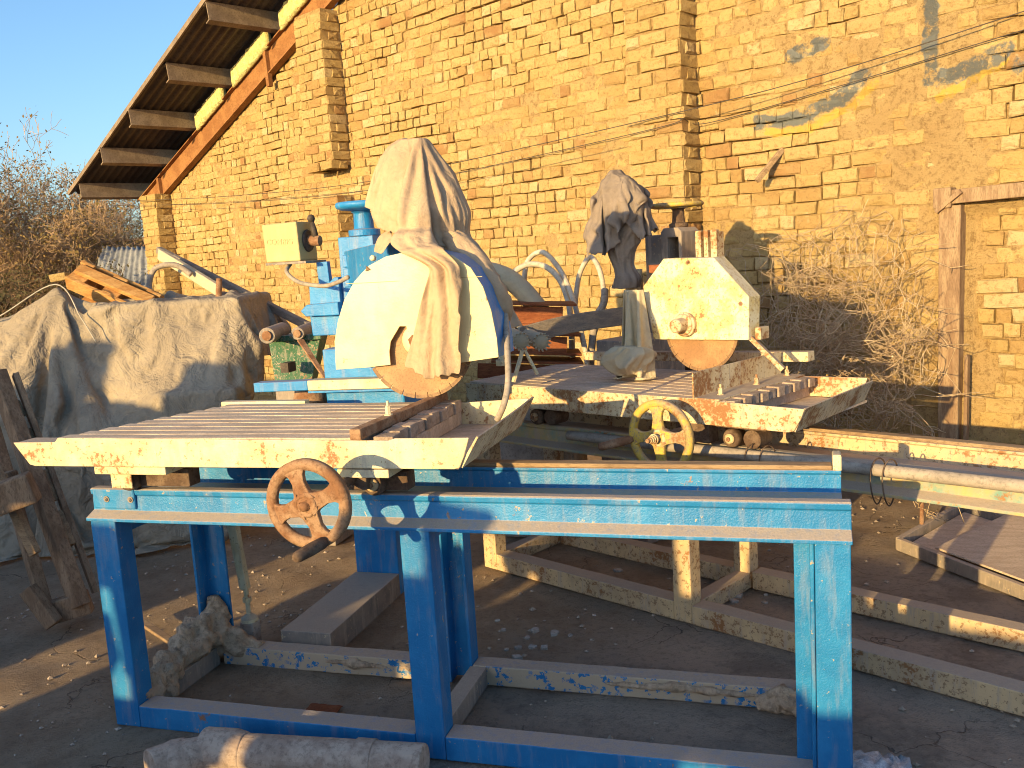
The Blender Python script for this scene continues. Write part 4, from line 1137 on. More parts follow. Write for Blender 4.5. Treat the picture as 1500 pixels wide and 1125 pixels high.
sleeve(sl, [0.03, 0.05, 0.05, 0.042, 0.034, 0.012], 4.0, 'sleeve', c1, M['cloth'])
off = Vector(c1.location)
# corner of cloth sticking out on the left
fl = [(0.888, 0.646, 1.642), (0.836, 0.626, 1.616), (0.830, 0.593, 1.552), (0.875, 0.574, 1.540), (0.925, 0.565, 1.594)]
m = MB(); m.grid([[Vector(fl[0]) - off, Vector(fl[4]) - off], [Vector(fl[0]).lerp(Vector(fl[1]), .5) - off, (Vector(fl[4]) + Vector(fl[3])) / 2 + Vector((0, -0.02, 0)) - off], [Vector(fl[1]) - off, Vector(fl[3]) - off], [Vector(fl[2]) - off, Vector(fl[2]) + Vector((0.02, -0.02, 0.01)) - off]])
m.build('loose_corner', M['cloth'], c1, smooth=True, thick=0.003, sub=2, fix=False)

# ------------------------------------------------------------------ far machine, same make but older and turned along the shed wall
saw2 = empty('stone_saw', (0.784, 1.688, 0), -0.482, 'dusty worn stone saw with angular cream blade guard beside the brick wall', 'stone saw', 'stone saws in the yard')
dz = -0.095
RF2 = [(y, z + dz + 0.012) for y, z in RAIL_F]; RB2 = [(y + 0.02, z + dz + 0.015) for y, z in RAIL_B]
prism_x(RF2, -0.05, 3.0, 0.002).build('rail', M['teal_rail'], saw2, bevel=0.0025)
prism_x(RB2, -0.05, 3.0, 0.002).build('rail', M['yellow_rail'], saw2, bevel=0.0025)
m = MB(); m.bar((-0.02, 0.463, 0.749), (3.0, 0.463, 0.749), 0.05, 0.014); m.build('running_strip', M['wood'], saw2, bevel=0.003)
for x in (0.0, 1.115, 2.90):
    leg_box(x, x + 0.085, 0.0, 0.075, 0.0, 0.635, 'leg', 'yellow_rail', saw2)
    leg_box(x - 0.005, x + 0.075, 0.475, 0.55, 0.0, 0.64, 'leg', 'yellow_rail', saw2)
    m = MB(); m.box(x + 0.005, x + 0.075, 0.086, 0.474, 0.0, 0.070); m.build('cross_bar', M['yellow_rail'], saw2, bevel=0.004)
for a, b_ in ((0.086, 1.114), (1.201, 2.899)):
    chan(a, b_, 0.0, 0.085, 0.0, 0.080, 'bottom_rail', 'yellow_rail', saw2)
    chan(a, b_, 0.475, 0.553, 0.0, 0.080, 'bottom_rail', 'yellow_rail', saw2)
T2 = 0.938
m = MB(); m.prism([(0.03, 0.930), (0.6, 0.936), (1.30, 0.943), (1.40, 0.938), (1.735, 0.935), (1.722, 0.90), (1.694, 0.853), (1.675, 0.848), (0.9, 0.842), (0.03, 0.838)], -0.072, -0.064)
table2 = m.build('table', M['old_cream'], saw2, bevel=0.003)
m = MB(); m.prism([(0.03, 0.928), (1.30, 0.936), (1.665, 0.945), (1.64, 0.858), (0.03, 0.838)], 0.600, 0.608); m.build('table_side', M['old_cream'], table2, bevel=0.002)
m = MB(); m.box(0.035, 1.665, -0.0635, 0.5995, 0.846, 0.854); m.build('tray_floor', M['slat'], table2)
m = MB(); m.box(0.03, 0.04, -0.0635, 0.5995, 0.855, 0.905); m.build('table_end', M['old_cream'], table2)
for i in range(10):
    y0 = -0.0625 + i * 0.0662
    m = MB(); n = 10
    m.loft([[(0.05 + 1.23 * k / n, yy, zz + 0.0015 * fbm((k * 0.5 + i * 3, i, 7), 2)) for yy, zz in ((y0, 0.912), (y0, T2), (y0 + 0.0590, T2), (y0 + 0.0590, 0.912))] for k in range(n + 1)])
    sl_ = m.build('slat', M['slat'], table2, bevel=0.002)
m = MB(); m.box(0.05, 1.30, -0.06, 0.595, 0.896, 0.908); m.build('slat_bed', M['rust_dark'], table2)
m = MB(); m.prism([(1.285, T2 + 0.0005), (1.285, 1.040), (1.291, 1.040), (1.291, T2 + 0.007), (1.40, T2 + 0.007), (1.40, T2 + 0.0005)], -0.07, 0.60); fa = m.build('angle_fence', M['old_cream'], table2, bevel=0.001)
m = MB(); m.box(1.286, 1.42, -0.0635, 0.5995, 0.856, T2); m.build('fence_bed', M['slat'], table2, bevel=0.002)
for yy in (0.03, 0.30, 0.55): bolt(fa, (1.345, yy, T2 + 0.007), (0, 0, 1), 0.009, 0.024, M['old_cream'])
for i in range(10):
    y0 = -0.055 + i * 0.064
    m = MB(); m.box(1.405, 1.455 + 0.006 * (i % 2), y0, y0 + 0.050, 0.905, T2 + 0.003 * (i % 3) + 0.002); m.build('step_block', M['step'], table2, bevel=0.003)
m = MB(); n = 12
m.loft([[(1.690 - 0.045 * k / n + dx, -0.064 + 0.665 * k / n, z) for dx, z in ((-0.002, 0.854), (0.040, 0.937), (0.046, 0.935), (0.006, 0.848))] for k in range(n + 1)])
m.build('tray_lip', M['old_cream'], table2, bevel=0.001)
for xx in (0.40, 1.40):
    roller(table2, xx, 0.004, 0.785, 0.036, 0.055); roller(table2, xx, 0.445, 0.790, 0.034, 0.04)
    m = MB(); m.box(xx - 0.05, xx + 0.16, -0.02, 0.08, 0.83, 0.8375); m.build('roller_plate', M['rust_dark'], table2, bevel=0.003)
    m = MB(); m.cyl((xx + 0.09, 0.0, 0.79), (xx + 0.09, 0.09, 0.79), 0.036, n=24); m.build('roller_drum', M['rust_dark'], table2, smooth=False, bevel=0.003)
handwheel(saw2, (1.225, -0.20, 0.812), 0.142, 0.30, M['wheel_yellow'], (1.105, -0.21, 0.795), (1.005, -0.30, 0.768), [radians(a) for a in (94, 4, 184, 272)], hmat=M['rust'], dome=True)
m = MB(); m.box(1.17, 1.32, -0.02, 0.05, 0.76, 0.837); m.build('axle_bearing', M['rust_dark'], saw2, bevel=0.004)
# guard
oct_ = [(0.856, 1.115), (0.810, 1.343), (0.922, 1.460), (1.165, 1.456), (1.322, 1.294), (1.315, 1.123)]
m = MB(); m.prism(oct_, 0.295, 0.301); guard2 = m.build('blade_guard', M['guard_old'], saw2, bevel=0.0015)
m = MB(); k = len(oct_); cxo = sum(p[0] for p in oct_) / k
sh = []
for (x, z) in oct_:
    xi = x + (cxo - x) * 0.025; zi = z - 0.006 if z > 1.2 else z
    sh.append([(x, 0.3015, z), (x, 0.375, z), (xi, 0.375, zi), (xi, 0.3015, zi)])
m.loft(sh); m.build('guard_shell', M['guard_old'], guard2, bevel=0.001)
m = MB(); m.prism(oct_, 0.376, 0.380); m.build('guard_back', M['guard_old'], guard2)
gb = [(1.027, 1.183), (1.044, 1.441), (1.285, 1.268), (0.859, 1.401)]
m = MB(); m.lathe([(0.050, 0.0), (0.052, 0.020), (0.044, 0.024), (0.044, 0.03), (0.030, 0.034), (0.030, 0.085), (0.024, 0.09), (0.012, 0.092)], (gb[0][0], 0.295, gb[0][1]), (0, -1, 0), 36); m.build('spindle_cap', M['old_cream'], guard2, smooth=False, bevel=0.003)
for p in gb[1:3]: bolt(guard2, (p[0], 0.295, p[1]), (0, -1, 0), 0.006, 0.005, M['rust'])
m = MB(); m.box(gb[3][0] - 0.02, gb[3][0] + 0.06, 0.30, 0.34, gb[3][1] - 0.0, gb[3][1] + 0.035); m.build('rusty_corner', M['rust_red'], guard2, bevel=0.004)
m = MB(); m.bar((1.305, 0.33, 1.13), (1.43, 0.36, 1.00), 0.03, 0.02); m.build('guard_strut', M['old_cream'], saw2, bevel=0.003)
m = MB(); m.box(1.325, 1.35, 0.33, 0.40, 1.12, 1.17); m.build('guard_lug', M['old_cream'], guard2, bevel=0.003)
blade(saw2, Vector((1.068, 0.34, 1.158)), 0.178)
for (x0, x1) in ((0.565, 0.598), (0.615, 0.640), (0.655, 0.690)):
    m = MB(); m.box(x0, x1, 1.09, 1.12, 1.05, 1.575); m.box(x1 - 0.006, x1, 1.121, 1.16, 1.05, 1.565); m.build('guide_bar', M['old_cream'], saw2, bevel=0.002)
# column
leg_box(0.245, 0.352, 1.10, 1.28, 0.0, 1.568, 'column', 'grey_metal', saw2)
m = MB(); m.prism([(0.353, 1.10), (0.353, 1.578), (0.372, 1.60), (0.460, 1.60), (0.482, 1.578), (0.482, 1.10), (0.462, 1.10), (0.462, 1.55), (0.395, 1.55), (0.395, 1.10)], 1.09, 1.26); m.build('column_yoke', M['grey_metal'], saw2, bevel=0.004)
m = MB(); m.box(0.392, 0.466, 1.20, 1.26, 0.8, 1.549); m.build('screw', M['rust_dark'], saw2)
m = MB(); m.lathe([(0.05, 1.601), (0.05, 1.62), (0.034, 1.626), (0.030, 1.69), (0.04, 1.70)], (0.415, 1.17, 0), (0, 0, 1), 24); m.build('screw_collar', M['rust_dark'], saw2, bevel=0.003)
cw = MB(); cw.lathe([(0.118, 1.702), (0.138, 1.708), (0.143, 1.718), (0.138, 1.728), (0.118, 1.724)], (0.405, 1.17, 0), (0, 0, 1), 48, closed=True); cwh = cw.build('column_wheel', M['wheel_yellow'], saw2, smooth=True)
for a in (0.4, 1.97, 3.54, 5.11):
    m = MB(); m.bar((0.405, 1.17, 1.700), (0.405 + 0.125 * cos(a), 1.17 + 0.125 * sin(a), 1.714), 0.03, 0.012); m.build('spoke', M['wheel_yellow'], cwh, bevel=0.003)
m = MB(); m.bar((0.30, 1.15, 1.36), (0.95, 0.40, 1.36), 0.14, 0.12); m.build('arm', M['grey_metal'], saw2, bevel=0.006)
m = MB(); m.cyl((0.34, 0.86, 1.05), (0.34, 0.86, 1.40), 0.045, n=20); m.build('motor_neck', M['old_cream'], saw2, bevel=0.003)
m = MB(); m.box(0.20, 0.48, 0.70, 1.09, 0.0, 1.049); m.build('motor_stand', M['grey_metal'], saw2, bevel=0.006)
sb = [(0.151, 0.989), (1.400, 1.031)]
m = MB(); m.bar((0.17, 0.66, 0.975), (1.40, 0.66, 1.015), 0.06, 0.042); m.build('support_bar', M['old_cream'], saw2, bevel=0.003)
# pipe lashed along the front rail
m = MB(); m.tube(catmull([(0.62, -0.03, 0.728), (1.2, -0.032, 0.735), (1.9, -0.034, 0.742), (2.5, -0.033, 0.748), (3.05, -0.033, 0.752)], 6), 0.021, 14); m.build('lashed_pipe', M['hose_grey'], saw2, smooth=True)
for x in (1.50, 1.56, 1.965, 2.005):
    m = MB(); m.tube([(x + 0.004 * sin(a * 2), -0.012 + 0.060 * cos(a) - 0.002, 0.700 + 0.078 * sin(a)) for a in [i * 2 * pi / 24 for i in range(24)]], 0.0025, 6, closed=True); m.build('tie_wire', M['rust_dark'], saw2, smooth=True)

# cloths on the far machine (coordinates in the frame of that machine)
c2 = empty('cloth_cover', (0.784, 1.688, 0), -0.482, 'dark grey crumpled cloth tied over the motor of the worn saw', 'cloth')
r2 = rows_at([(0.258, 1.906), (0.343, 1.897), (0.211, 1.873), (0.409, 1.854), (0.186, 1.814), (0.463, 1.783), (0.168, 1.746), (0.468, 1.723), (0.138, 1.686), (0.425, 1.680), (0.088, 1.626), (0.347, 1.631), (0.047, 1.572), (0.274, 1.581), (0.119, 1.526), (0.236, 1.527)])
ra_ = r2
r2 = rows_at([(0.301, 1.668), (0.408, 1.667), (0.268, 1.612), (0.438, 1.612), (0.228, 1.555), (0.427, 1.552), (0.238, 1.486), (0.390, 1.479), (0.273, 1.415), (0.377, 1.411), (0.270, 1.352), (0.416, 1.356), (0.259, 1.303), (0.406, 1.308)])
def sheet2():
    n = 66; h = 0.0125
    rows = [[Vector((0.30 + (j - n / 2) * h, 0.80 + (i - n / 2) * h, 1.90 + (0.11 * fbm((j * 0.12, i * 0.12, 3.5), 2) if math.hypot(i - n / 2, j - n / 2) > 3.5 else 0.0))) for j in range(n + 1)] for i in range(n + 1)]
    def keep(i, j):
        x = (j - n / 2) * h; y = (i - n / 2) * h
        return ((x + 0.02) / 0.36) ** 2 + (y / 0.36) ** 2 < 1 + 0.3 * sin(3 * math.atan2(y, x) + 0.8)
    return rows, keep
top2 = [(z, a_, b_) for z, a_, b_ in ra_ if z > 1.60]; cxm = 0.30
drape('hood', c2, M['cloth_dark'], sheet2(), [egg(top2, 0.80, 0.7, 0.03), egg(r2, 0.80, 0.8, 0.02)], pin=lambda p: (p.x - 0.31) ** 2 + (p.y - 0.80) ** 2 < 0.0016, frames=42, bend=0.08, local=True)
m = MB(); m.loft(cloth_rings(r2, 0.80, 0.8, 3.1, amp=0.10, folds=6, amp2=0.34, crease=2.4, twist=3.0, zf=5.0)); m.build('wrapped_neck', M['cloth_dark'], c2, smooth=True)
c3 = empty('rag', (0.784, 1.688, 0), -0.482, 'pale knotted rag hanging from the angular blade guard', 'cloth')
r3 = rows_at([(0.829, 1.353), (0.858, 1.353), (0.782, 1.289), (0.883, 1.288), (0.741, 1.215), (0.900, 1.216), (0.707, 1.139), (0.918, 1.143), (0.674, 1.084), (0.930, 1.085), (0.633, 1.039), (0.914, 1.044), (0.637, 0.990), (0.862, 0.994), (0.720, 0.963), (0.817, 0.968)])
def sheet3():
    n, k = 40, 48
    rows = []
    for i in range(k + 1):
        t = i / k; w = 0.10 + 0.20 * min(1, t * 1.6)
        rows.append([Vector((0.80 + (j / n - 0.5) * w - 0.03 * t, 0.235 + 0.028 * sin(j / n * 4.2 * pi + t) * (0.5 + t) - 0.02 * t, 1.335 - 0.50 * t * 0.98)) for j in range(n + 1)])
    return rows, None
tb = MB(); tb.box(0.0, 1.3, -0.1, 0.7, 0.80, T2); gd = MB(); gd.prism(oct_, 0.28, 0.39)
for_r = sheet3()
lift = [[Vector((p.x, p.y, p.z + 0.14)) for p in r] for r in for_r[0]]
def lower(p): return p
rows3 = [[Vector((p.x, p.y, max(p.z, 0.95 + 0.004 * (i % 5)))) for p in r] for i, r in enumerate(for_r[0])]
drape('hanging_rag', c3, M['cloth_pale'], (rows3, None), [tb, gd], pin=lambda p: p.z > 1.325, frames=30, bend=0.2, local=True)
kr = rows_at([(0.717, 1.093), (0.888, 1.098), (0.669, 1.061), (0.915, 1.064), (0.648, 1.024), (0.899, 1.028), (0.676, 0.988), (0.869, 0.997), (0.736, 0.967), (0.832, 0.972)])
m = MB(); m.loft(cloth_rings(kr, 0.20, 0.7, 5.3, amp=0.12, folds=7, amp2=0.45, crease=2.8, twist=2.0, zf=6.0)); m.build('knotted_end', M['cloth_pale'], c3, smooth=True)

# ------------------------------------------------------------------ tarpaulin heap
CE = Vector((0.956, 0.293, 0)); CN = Vector((-0.293, 0.956, 0)); CO = Vector((2.246, -2.442, 0))
def hp(s, d, z): return CO + CE * s + CN * d + Vector((0, 0, z))
def hbox(s0, s1, d0, d1, z0, z1, sk=0.0):
    m = MB(); c = [hp(s0 + sk, d0, z0), hp(s1 + sk, d0, z0), hp(s1, d1, z0), hp(s0, d1, z0)]
    m.loft([c, [p + Vector((0, 0, z1 - z0)) for p in c]]); return m
heap = [hbox(-3.8, -1.53, 5.35, 6.3, 0.0, 1.10), hbox(-2.40, -1.56, 5.40, 6.1, 1.10, 1.35), hbox(-3.5, -2.86, 5.45, 6.1, 1.10, 1.27), hbox(-2.66, -2.58, 5.42, 5.50, 1.10, 1.43),
        hbox(-2.62, -2.10, 5.02, 5.34, 0.0, 0.55), hbox(-1.98, -1.54, 5.08, 5.34, 0.0, 0.86), hbox(-3.4, -2.8, 5.05, 5.34, 0.0, 0.80)]
gp = MB(); gp.box(-8, 4, -2, 8, -0.2, 0.004); heap.append(gp)
hN = 0.027
ns = int(2.90 / hN); nd = int(2.55 / hN)
trow = [[hp(-4.05 + j * hN + 0.10 * (i / nd - 0.5), 3.98 + i * hN, 1.48 + (0.16 * fbm((j * 0.08, i * 0.08, 0), 2) if (hp(-4.05 + j * hN + 0.10 * (i / nd - 0.5), 3.98 + i * hN, 0) - hp(-2.62, 5.46, 0)).length > 0.06 else 0.0)) for j in range(ns + 1)] for i in range(nd + 1)]
def tkeep(i, j):
    return j < ns - 2 - int(3 * fbm((i * 0.08, 0, 0), 2)) and not (58 < i < 62 and j > ns - 6)
tarp = drape('tarpaulin', None, M['tarp'], (trow, tkeep), heap, pin=lambda p: (p - hp(-2.62, 5.46, p.z)).length < 0.035, frames=60, bend=0.25, mass=0.4, stiff=18, thick=0.004)
tag(tarp, 'big dusty grey tarpaulin draped in folds over a tall heap', 'tarpaulin')
s = MB(); s.tube(catmull([hp(-3.3, 5.33, 1.20), hp(-2.95, 5.36, 1.33), hp(-2.62, 5.43, 1.50), hp(-2.45, 5.33, 1.30), hp(-2.36, 5.28, 1.16)], 8), 0.004, 5)
tag(s.build('tie_string', M['pale_wire'], smooth=True), 'string tied around the tarpaulin heap', 'string')

# wooden pallet lying on the heap
def plank(name, a, b, w, h, mat, parent=None, roll=0.0, bevel=0.003):
    m = MB(); a = Vector(a); b = Vector(b)
    if parent is not None: a = a - Vector(parent.location); b = b - Vector(parent.location)
    m.bar(a, b, w, h, roll); return m.build(name, mat, parent, bevel=bevel)
pa = [(-2.008, 2.328, 1.509), (-1.398, 2.282, 1.367), (-2.023, 2.208, 1.441), (-1.424, 2.215, 1.324)]
pal = empty('wooden_pallet', (pa[0][0], pa[0][1], pa[0][2] - 0.1), 0, 'orange raw wood pallet lying on top of the tarpaulin heap', 'pallet')
tl_, tr_, bl_, br_ = [Vector(p) for p in [(-2.002, 2.398, 1.608), (-1.521, 2.457, 1.377), (-1.994, 2.163, 1.434), (-1.483, 2.191, 1.287)]]
ax = (tr_ - tl_).normalized(); L_ = (tr_ - tl_).length * 1.05
zz_ = (tl_ - bl_); zz_ = (zz_ - ax * zz_.dot(ax)).normalized(); yy_ = zz_.cross(ax)
PM = Matrix(((ax.x, yy_.x, zz_.x), (ax.y, yy_.y, zz_.y), (ax.z, yy_.z, zz_.z))).to_4x4()
PM.translation = bl_ - Vector(pal.location) + Vector((0.03, 0.02, 0.12))
def pbox(name, *b):
    m = MB(); m.box(*b, m=PM); m.build(name, M['wood_orange'], pal, bevel=0.004)
for k in range(5):
    y = 0.02 + k * 0.13
    pbox('deck_board', rng.uniform(-0.01, 0.01), L_, y, y + 0.10, 0.165, 0.187)
for k in range(3):
    y = 0.02 + k * 0.26
    pbox('deck_board', rng.uniform(-0.01, 0.01), L_, y, y + 0.10, 0.0, 0.022)
for k in range(3):
    x = k * (L_ - 0.1) / 2
    pbox('cross_board', x + 0.003, x + 0.10, 0.0, 0.66, 0.141, 0.164)
    for y in (0.022, 0.28, 0.54): pbox('block', x + 0.006, x + 0.12, y, y + 0.095, 0.0225, 0.1405)
pbox('stringer', 0.03, L_ - 0.02, -0.012, 0.0195, 0.055, 0.125)
p = [(-2.072, 3.235, 1.692), (-1.407, 2.966, 1.366), (-0.538, 2.665, 1.109)]
tag(plank('timber_beam', p[0], p[2], 0.04, 0.05, M['wood_grey'], bevel=0.006), 'long grey timber leaning behind the tarpaulin heap', 'timber')
p = [(-1.867, 2.975, 1.656), (-1.242, 2.704, 1.392)]
tag(plank('pale_plank', p[0], p[1], 0.035, 0.075, M['cloth_pale'], bevel=0.006), 'short pale plank sloping in front of the shed corner', 'plank')
p = [(-1.133, 2.518, 1.339), (-1.127, 2.540, 1.472)]
m = MB(); m.tube(p, 0.018, 14); tag(m.build('pipe_stub', M['rust'], bevel=0.002), 'short upright pipe stub at the end of the pale plank', 'pipe')
m = MB(); m.tube(catmull([(-1.727, 2.658, 1.373), (-1.738, 2.668, 1.466), (-1.707, 2.691, 1.552), (-1.630, 2.719, 1.578), (-1.554, 2.740, 1.564), (-1.478, 2.754, 1.506)], 8), 0.018, 10); tag(m.build('bent_hose', M['hose_grey'], smooth=True), 'grey hose bent in an arc beside the pallet', 'hose')
p = [(-2.269, 2.411, 1.535), (-2.169, 2.443, 1.546)]
m = MB(); m.bar(p[0], p[1], 0.08, 0.05); tag(m.build('loose_brick', M['brick'], bevel=0.008), 'single pale brick weighing down the tarpaulin', 'brick')
# grey timber strip and green hopper behind the near machine
p = [(-0.888, 2.177, 1.383), (-0.061, 2.015, 1.089)]
gh = [(-0.463, 1.953, 1.142), (-0.190, 2.036, 1.139), (-0.198, 1.945, 0.899), (-0.429, 1.876, 0.913), (-0.282, 1.884, 1.020)]
hc = Vector(gh[4]); hop = empty('hopper', (hc.x, hc.y, 0), 0, 'green steel hopper with two pipe rollers between tarpaulin and blue column', 'hopper')
def hl(p, dy=0.0): return Vector((p[0] - hc.x, p[1] - hc.y + dy, p[2]))
m = MB(); a, b_, c_, d_ = [hl(p) for p in gh[:4]]
d_ = d_ + Vector((0.03, 0, -0.02)); c_ = c_ + Vector((-0.03, 0, -0.02))
m.loft([[d_, c_, c_ + Vector((-0.05, 0.16, 0)), d_ + Vector((-0.05, 0.16, 0))], [a, b_, b_ + Vector((-0.1, 0.28, 0)), a + Vector((-0.1, 0.28, 0))]])
m.build('body', M['green'], hop, bevel=0.004)
m = MB(); m.bar(a + Vector((-0.015, -0.02, 0.0)), b_ + Vector((0.015, -0.02, 0.0)), 0.04, 0.03); m.build('rim', M['green'], hop, bevel=0.003)
m = MB(); m.box(0.0 - 0.02, 0.025, -0.08, 0.0, 0.0, 0.05, Matrix.Translation(hl([(-0.290, 1.875, 0.974)][0]))); m.build('outlet', M['black'], hop)
m = MB(); m.box(-0.14, 0.14, 0.02, 0.26, 0.0, 0.87); m.build('stand', M['grey_metal'], hop, bevel=0.005)
for q, r in (([(-0.357, 1.832, 1.173)][0], 0.042), ([(-0.256, 1.967, 1.167)][0], 0.034)):
    m = MB(); p0 = hl(q); m.cyl(p0 + Vector((0, -0.06, 0)), p0 + Vector((-0.12, 0.30, 0.0)), r, n=24); ro = m.build('roller', M['grey_metal'], hop, bevel=0.003)
    m = MB(); m.lathe([(r * 0.62, -0.001), (r * 0.62, 0.008), (r * 0.2, 0.010)], p0 + Vector((0, -0.06, 0)), (0.1, -1, 0), 20); m.build('roller_end', M['rust'], ro)
m = MB(); m.bar(hl([(-0.195, 1.824, 1.140)][0]), hl([(0.028, 1.652, 0.954)][0]), 0.035, 0.012, w2=0.02); m.build('slanted_bracket', M['rust'], hop, bevel=0.002)

# broken wooden crate at the left
cr = empty('wooden_crate', (-0.95, 0.80, 0.0), 0, 'broken dark wooden crate frame leaning beside the tarpaulin', 'crate')
cc = Vector(cr.location)
cp = [(-1.175, 0.836, 1.134), (-0.757, 0.702, 0.105), (-1.136, 0.898, 1.115), (-0.766, 0.809, 0.127), (-1.376, 0.924, 1.077), (-0.934, 0.694, 0.061)]
plank('stile', cp[0], cp[1], 0.06, 0.075, M['wood_dark'], cr); plank('stile', cp[2], cp[3], 0.025, 0.06, M['wood_dark'], cr, roll=0.4); plank('stile', cp[4], cp[5], 0.05, 0.06, M['wood_dark'], cr)
for a_, b2, w, h in (((-40, 735, 3.95), (62, 700, 4.0), 0.10, 0.13), ((-60, 700, 4.15), (20, 690, 4.15), 0.07, 0.07), ((66, 905, 4.05), (132, 880, 4.08), 0.06, 0.09), ((30, 885, 4.0), (70, 910, 4.02), 0.05, 0.07)):
    pass
q = [(-1.033, 0.482, 0.606), (-0.825, 0.609, 0.672), (-1.346, 0.705, 0.613), (-1.064, 0.746, 0.663), (-0.907, 0.653, 0.079), (-0.739, 0.741, 0.116), (-0.940, 0.610, 0.213), (-0.829, 0.619, 0.051)]
plank('cross_block', q[0], q[1], 0.10, 0.13, M['wood_dark'], cr, bevel=0.01); plank('cross_block', q[2], q[3], 0.07, 0.08, M['wood_dark'], cr, bevel=0.008)
plank('foot_board', q[4], q[5], 0.06, 0.10, M['wood_dark'], cr, bevel=0.006); plank('foot_board', q[6], q[7], 0.05, 0.07, M['wood_dark'], cr, bevel=0.006)
q = [(-1.126, 0.850, 0.991), (-1.092, 0.850, 0.921), (-1.075, 0.847, 0.865), (-1.041, 0.843, 0.772), (-0.992, 0.823, 0.682), (-0.941, 0.818, 0.542), (-0.924, 0.816, 0.495), (-0.851, 0.784, 0.349)]
for i in range(0, 8, 2): plank('side_slat', q[i], q[i + 1], 0.04, 0.05, M['wood'], cr)
q = [(-1.083, 0.637, 0.819), (-0.864, 0.604, 0.372)]
plank('light_slat', q[0], q[1], 0.03, 0.05, M['wood'], cr)
# things between the machines and the wall
rb = empty('steel_beams', (1.0, 2.15, 0), 0, 'stack of red rusty steel channels behind the blue saw', 'steel stack')
o_ = Vector(rb.location)
q = [Vector(p) for p in [(0.674, 2.048, 1.216), (1.098, 2.173, 1.182), (0.672, 2.025, 1.067), (1.116, 2.155, 1.028), (0.670, 2.003, 0.928), (1.127, 2.137, 0.888)]]
dpt = Vector((0.12, 0.34, 0.0))
for (a, b_, h) in ((q[0], q[1], 0.105), (q[2], q[3], 0.10), (q[4], q[5], 0.09)):
    m = MB(); a = a - o_; b_ = b_ - o_
    for s in (0.5, -0.5): m.bar(a + dpt * 0.5 + Vector((0, 0, s * h)), b_ + dpt * 0.5 + Vector((0, 0, s * h)), 0.26, 0.012)
    m.bar(a + dpt * 0.15, b_ + dpt * 0.15, 0.014, h - 0.013)
    m.build('channel', M['rust_red'], rb, bevel=0.002)
m = MB(); zb = q[4].z - 0.05; m.box(-0.25, 0.15, 0.0, 0.35, 0.0, zb - 0.02); m.build('bed_block', M['stone'], rb, bevel=0.01)
m = MB(); m.tube(catmull([(0.530, 2.207, 1.161), (0.575, 2.248, 1.339), (0.665, 2.288, 1.424), (0.770, 2.317, 1.403), (0.856, 2.334, 1.339), (0.942, 2.344, 1.232), (0.994, 2.347, 1.149)], 8), 0.055, 18); tag(m.build('fat_hose', M['cloth_pale'], smooth=True), 'fat tan suction hose arching above the rusty channels', 'hose')

def hose(name, pts, r, label, mat='hose'):
    m = MB(); m.tube(catmull(pts, 10), r, 10); tag(m.build(name, M[mat], smooth=True), label, 'hose', 'hoses looped between saw and wall' if mat == 'hose' else None)
hose('water_hose', [(0.714, 2.665, 1.375), (0.745, 2.682, 1.419), (0.820, 2.709, 1.449), (0.910, 2.734, 1.428), (0.996, 2.695, 1.352), (1.050, 2.642, 1.236), (1.086, 2.531, 1.129), (1.113, 2.413, 0.990), (1.110, 2.384, 0.808)], 0.017, 'low wide loop of pale water hose against the brick wall')
hose('water_hose', [(0.761, 2.783, 1.359), (0.778, 2.803, 1.457), (0.829, 2.827, 1.509), (0.899, 2.794, 1.502), (0.992, 2.754, 1.396), (1.102, 2.553, 1.240), (1.186, 2.341, 1.070), (1.232, 2.230, 0.937), (1.236, 2.210, 0.796)], 0.015, 'tall loop of pale water hose ending beside the grey timber')
hose('water_hose', [(1.042, 2.842, 1.183), (1.068, 2.877, 1.359), (1.115, 2.906, 1.455), (1.146, 2.917, 1.461), (1.203, 2.818, 1.394), (1.243, 2.708, 1.281), (1.253, 2.592, 1.193), (1.220, 2.450, 1.020), (1.202, 2.411, 0.802)], 0.015, 'narrow upright loop of pale hose tied to a stake')
hose('water_hose', [(1.289, 2.512, 1.291), (1.290, 2.449, 1.221), (1.256, 2.373, 1.137), (1.243, 2.290, 0.965), (1.243, 2.206, 0.761)], 0.020, 'grey hose hanging beside the knotted rag', 'hose_grey')
hose('drain_hose', [(1.304, 0.610, 1.400), (1.316, 0.570, 1.321), (1.350, 0.458, 1.216), (1.371, 0.375, 1.114), (1.366, 0.333, 1.050), (1.335, 0.347, 0.996)], 0.0105, 'thin grey hose hanging from the rounded guard into the table tray', 'hose_grey')

p = [Vector(v) for v in [(1.064, 1.628, 1.142), (1.242, 1.845, 1.172), (1.476, 2.077, 1.183)]]
m = MB(); pp = catmull(p, 8); rings = []
for i, c in enumerate(pp):
    rings.append([c + Vector((0, -0.045, -0.045)), c + Vector((0.0, -0.04, 0.045 + 0.006 * fbm((i, 0, 0), 2))), c + Vector((0, 0.04, 0.04)), c + Vector((0, 0.04, -0.035 + 0.008 * fbm((i, 3, 0), 2)))])
m.loft(rings); tag(m.build('split_log', M['wood_grey'], bevel=0.006), 'grey split timber lying across behind the worn saw table', 'timber')
bun = empty('pole_bundle', [(1.120, 1.485, 1.131)][0], 0, 'bundle of two tied round poles with frayed ends', 'poles')
for a, b_, r in (((740, 488, 4.25), (762, 500, 3.9), 0.036), ((752, 486, 4.45), (792, 502, 4.0), 0.034)):
    pass
q = [Vector(v) - Vector(bun.location) for v in [(0.983, 1.607, 1.169), (1.158, 1.288, 1.152), (0.960, 1.861, 1.147), (1.213, 1.408, 1.134)]]
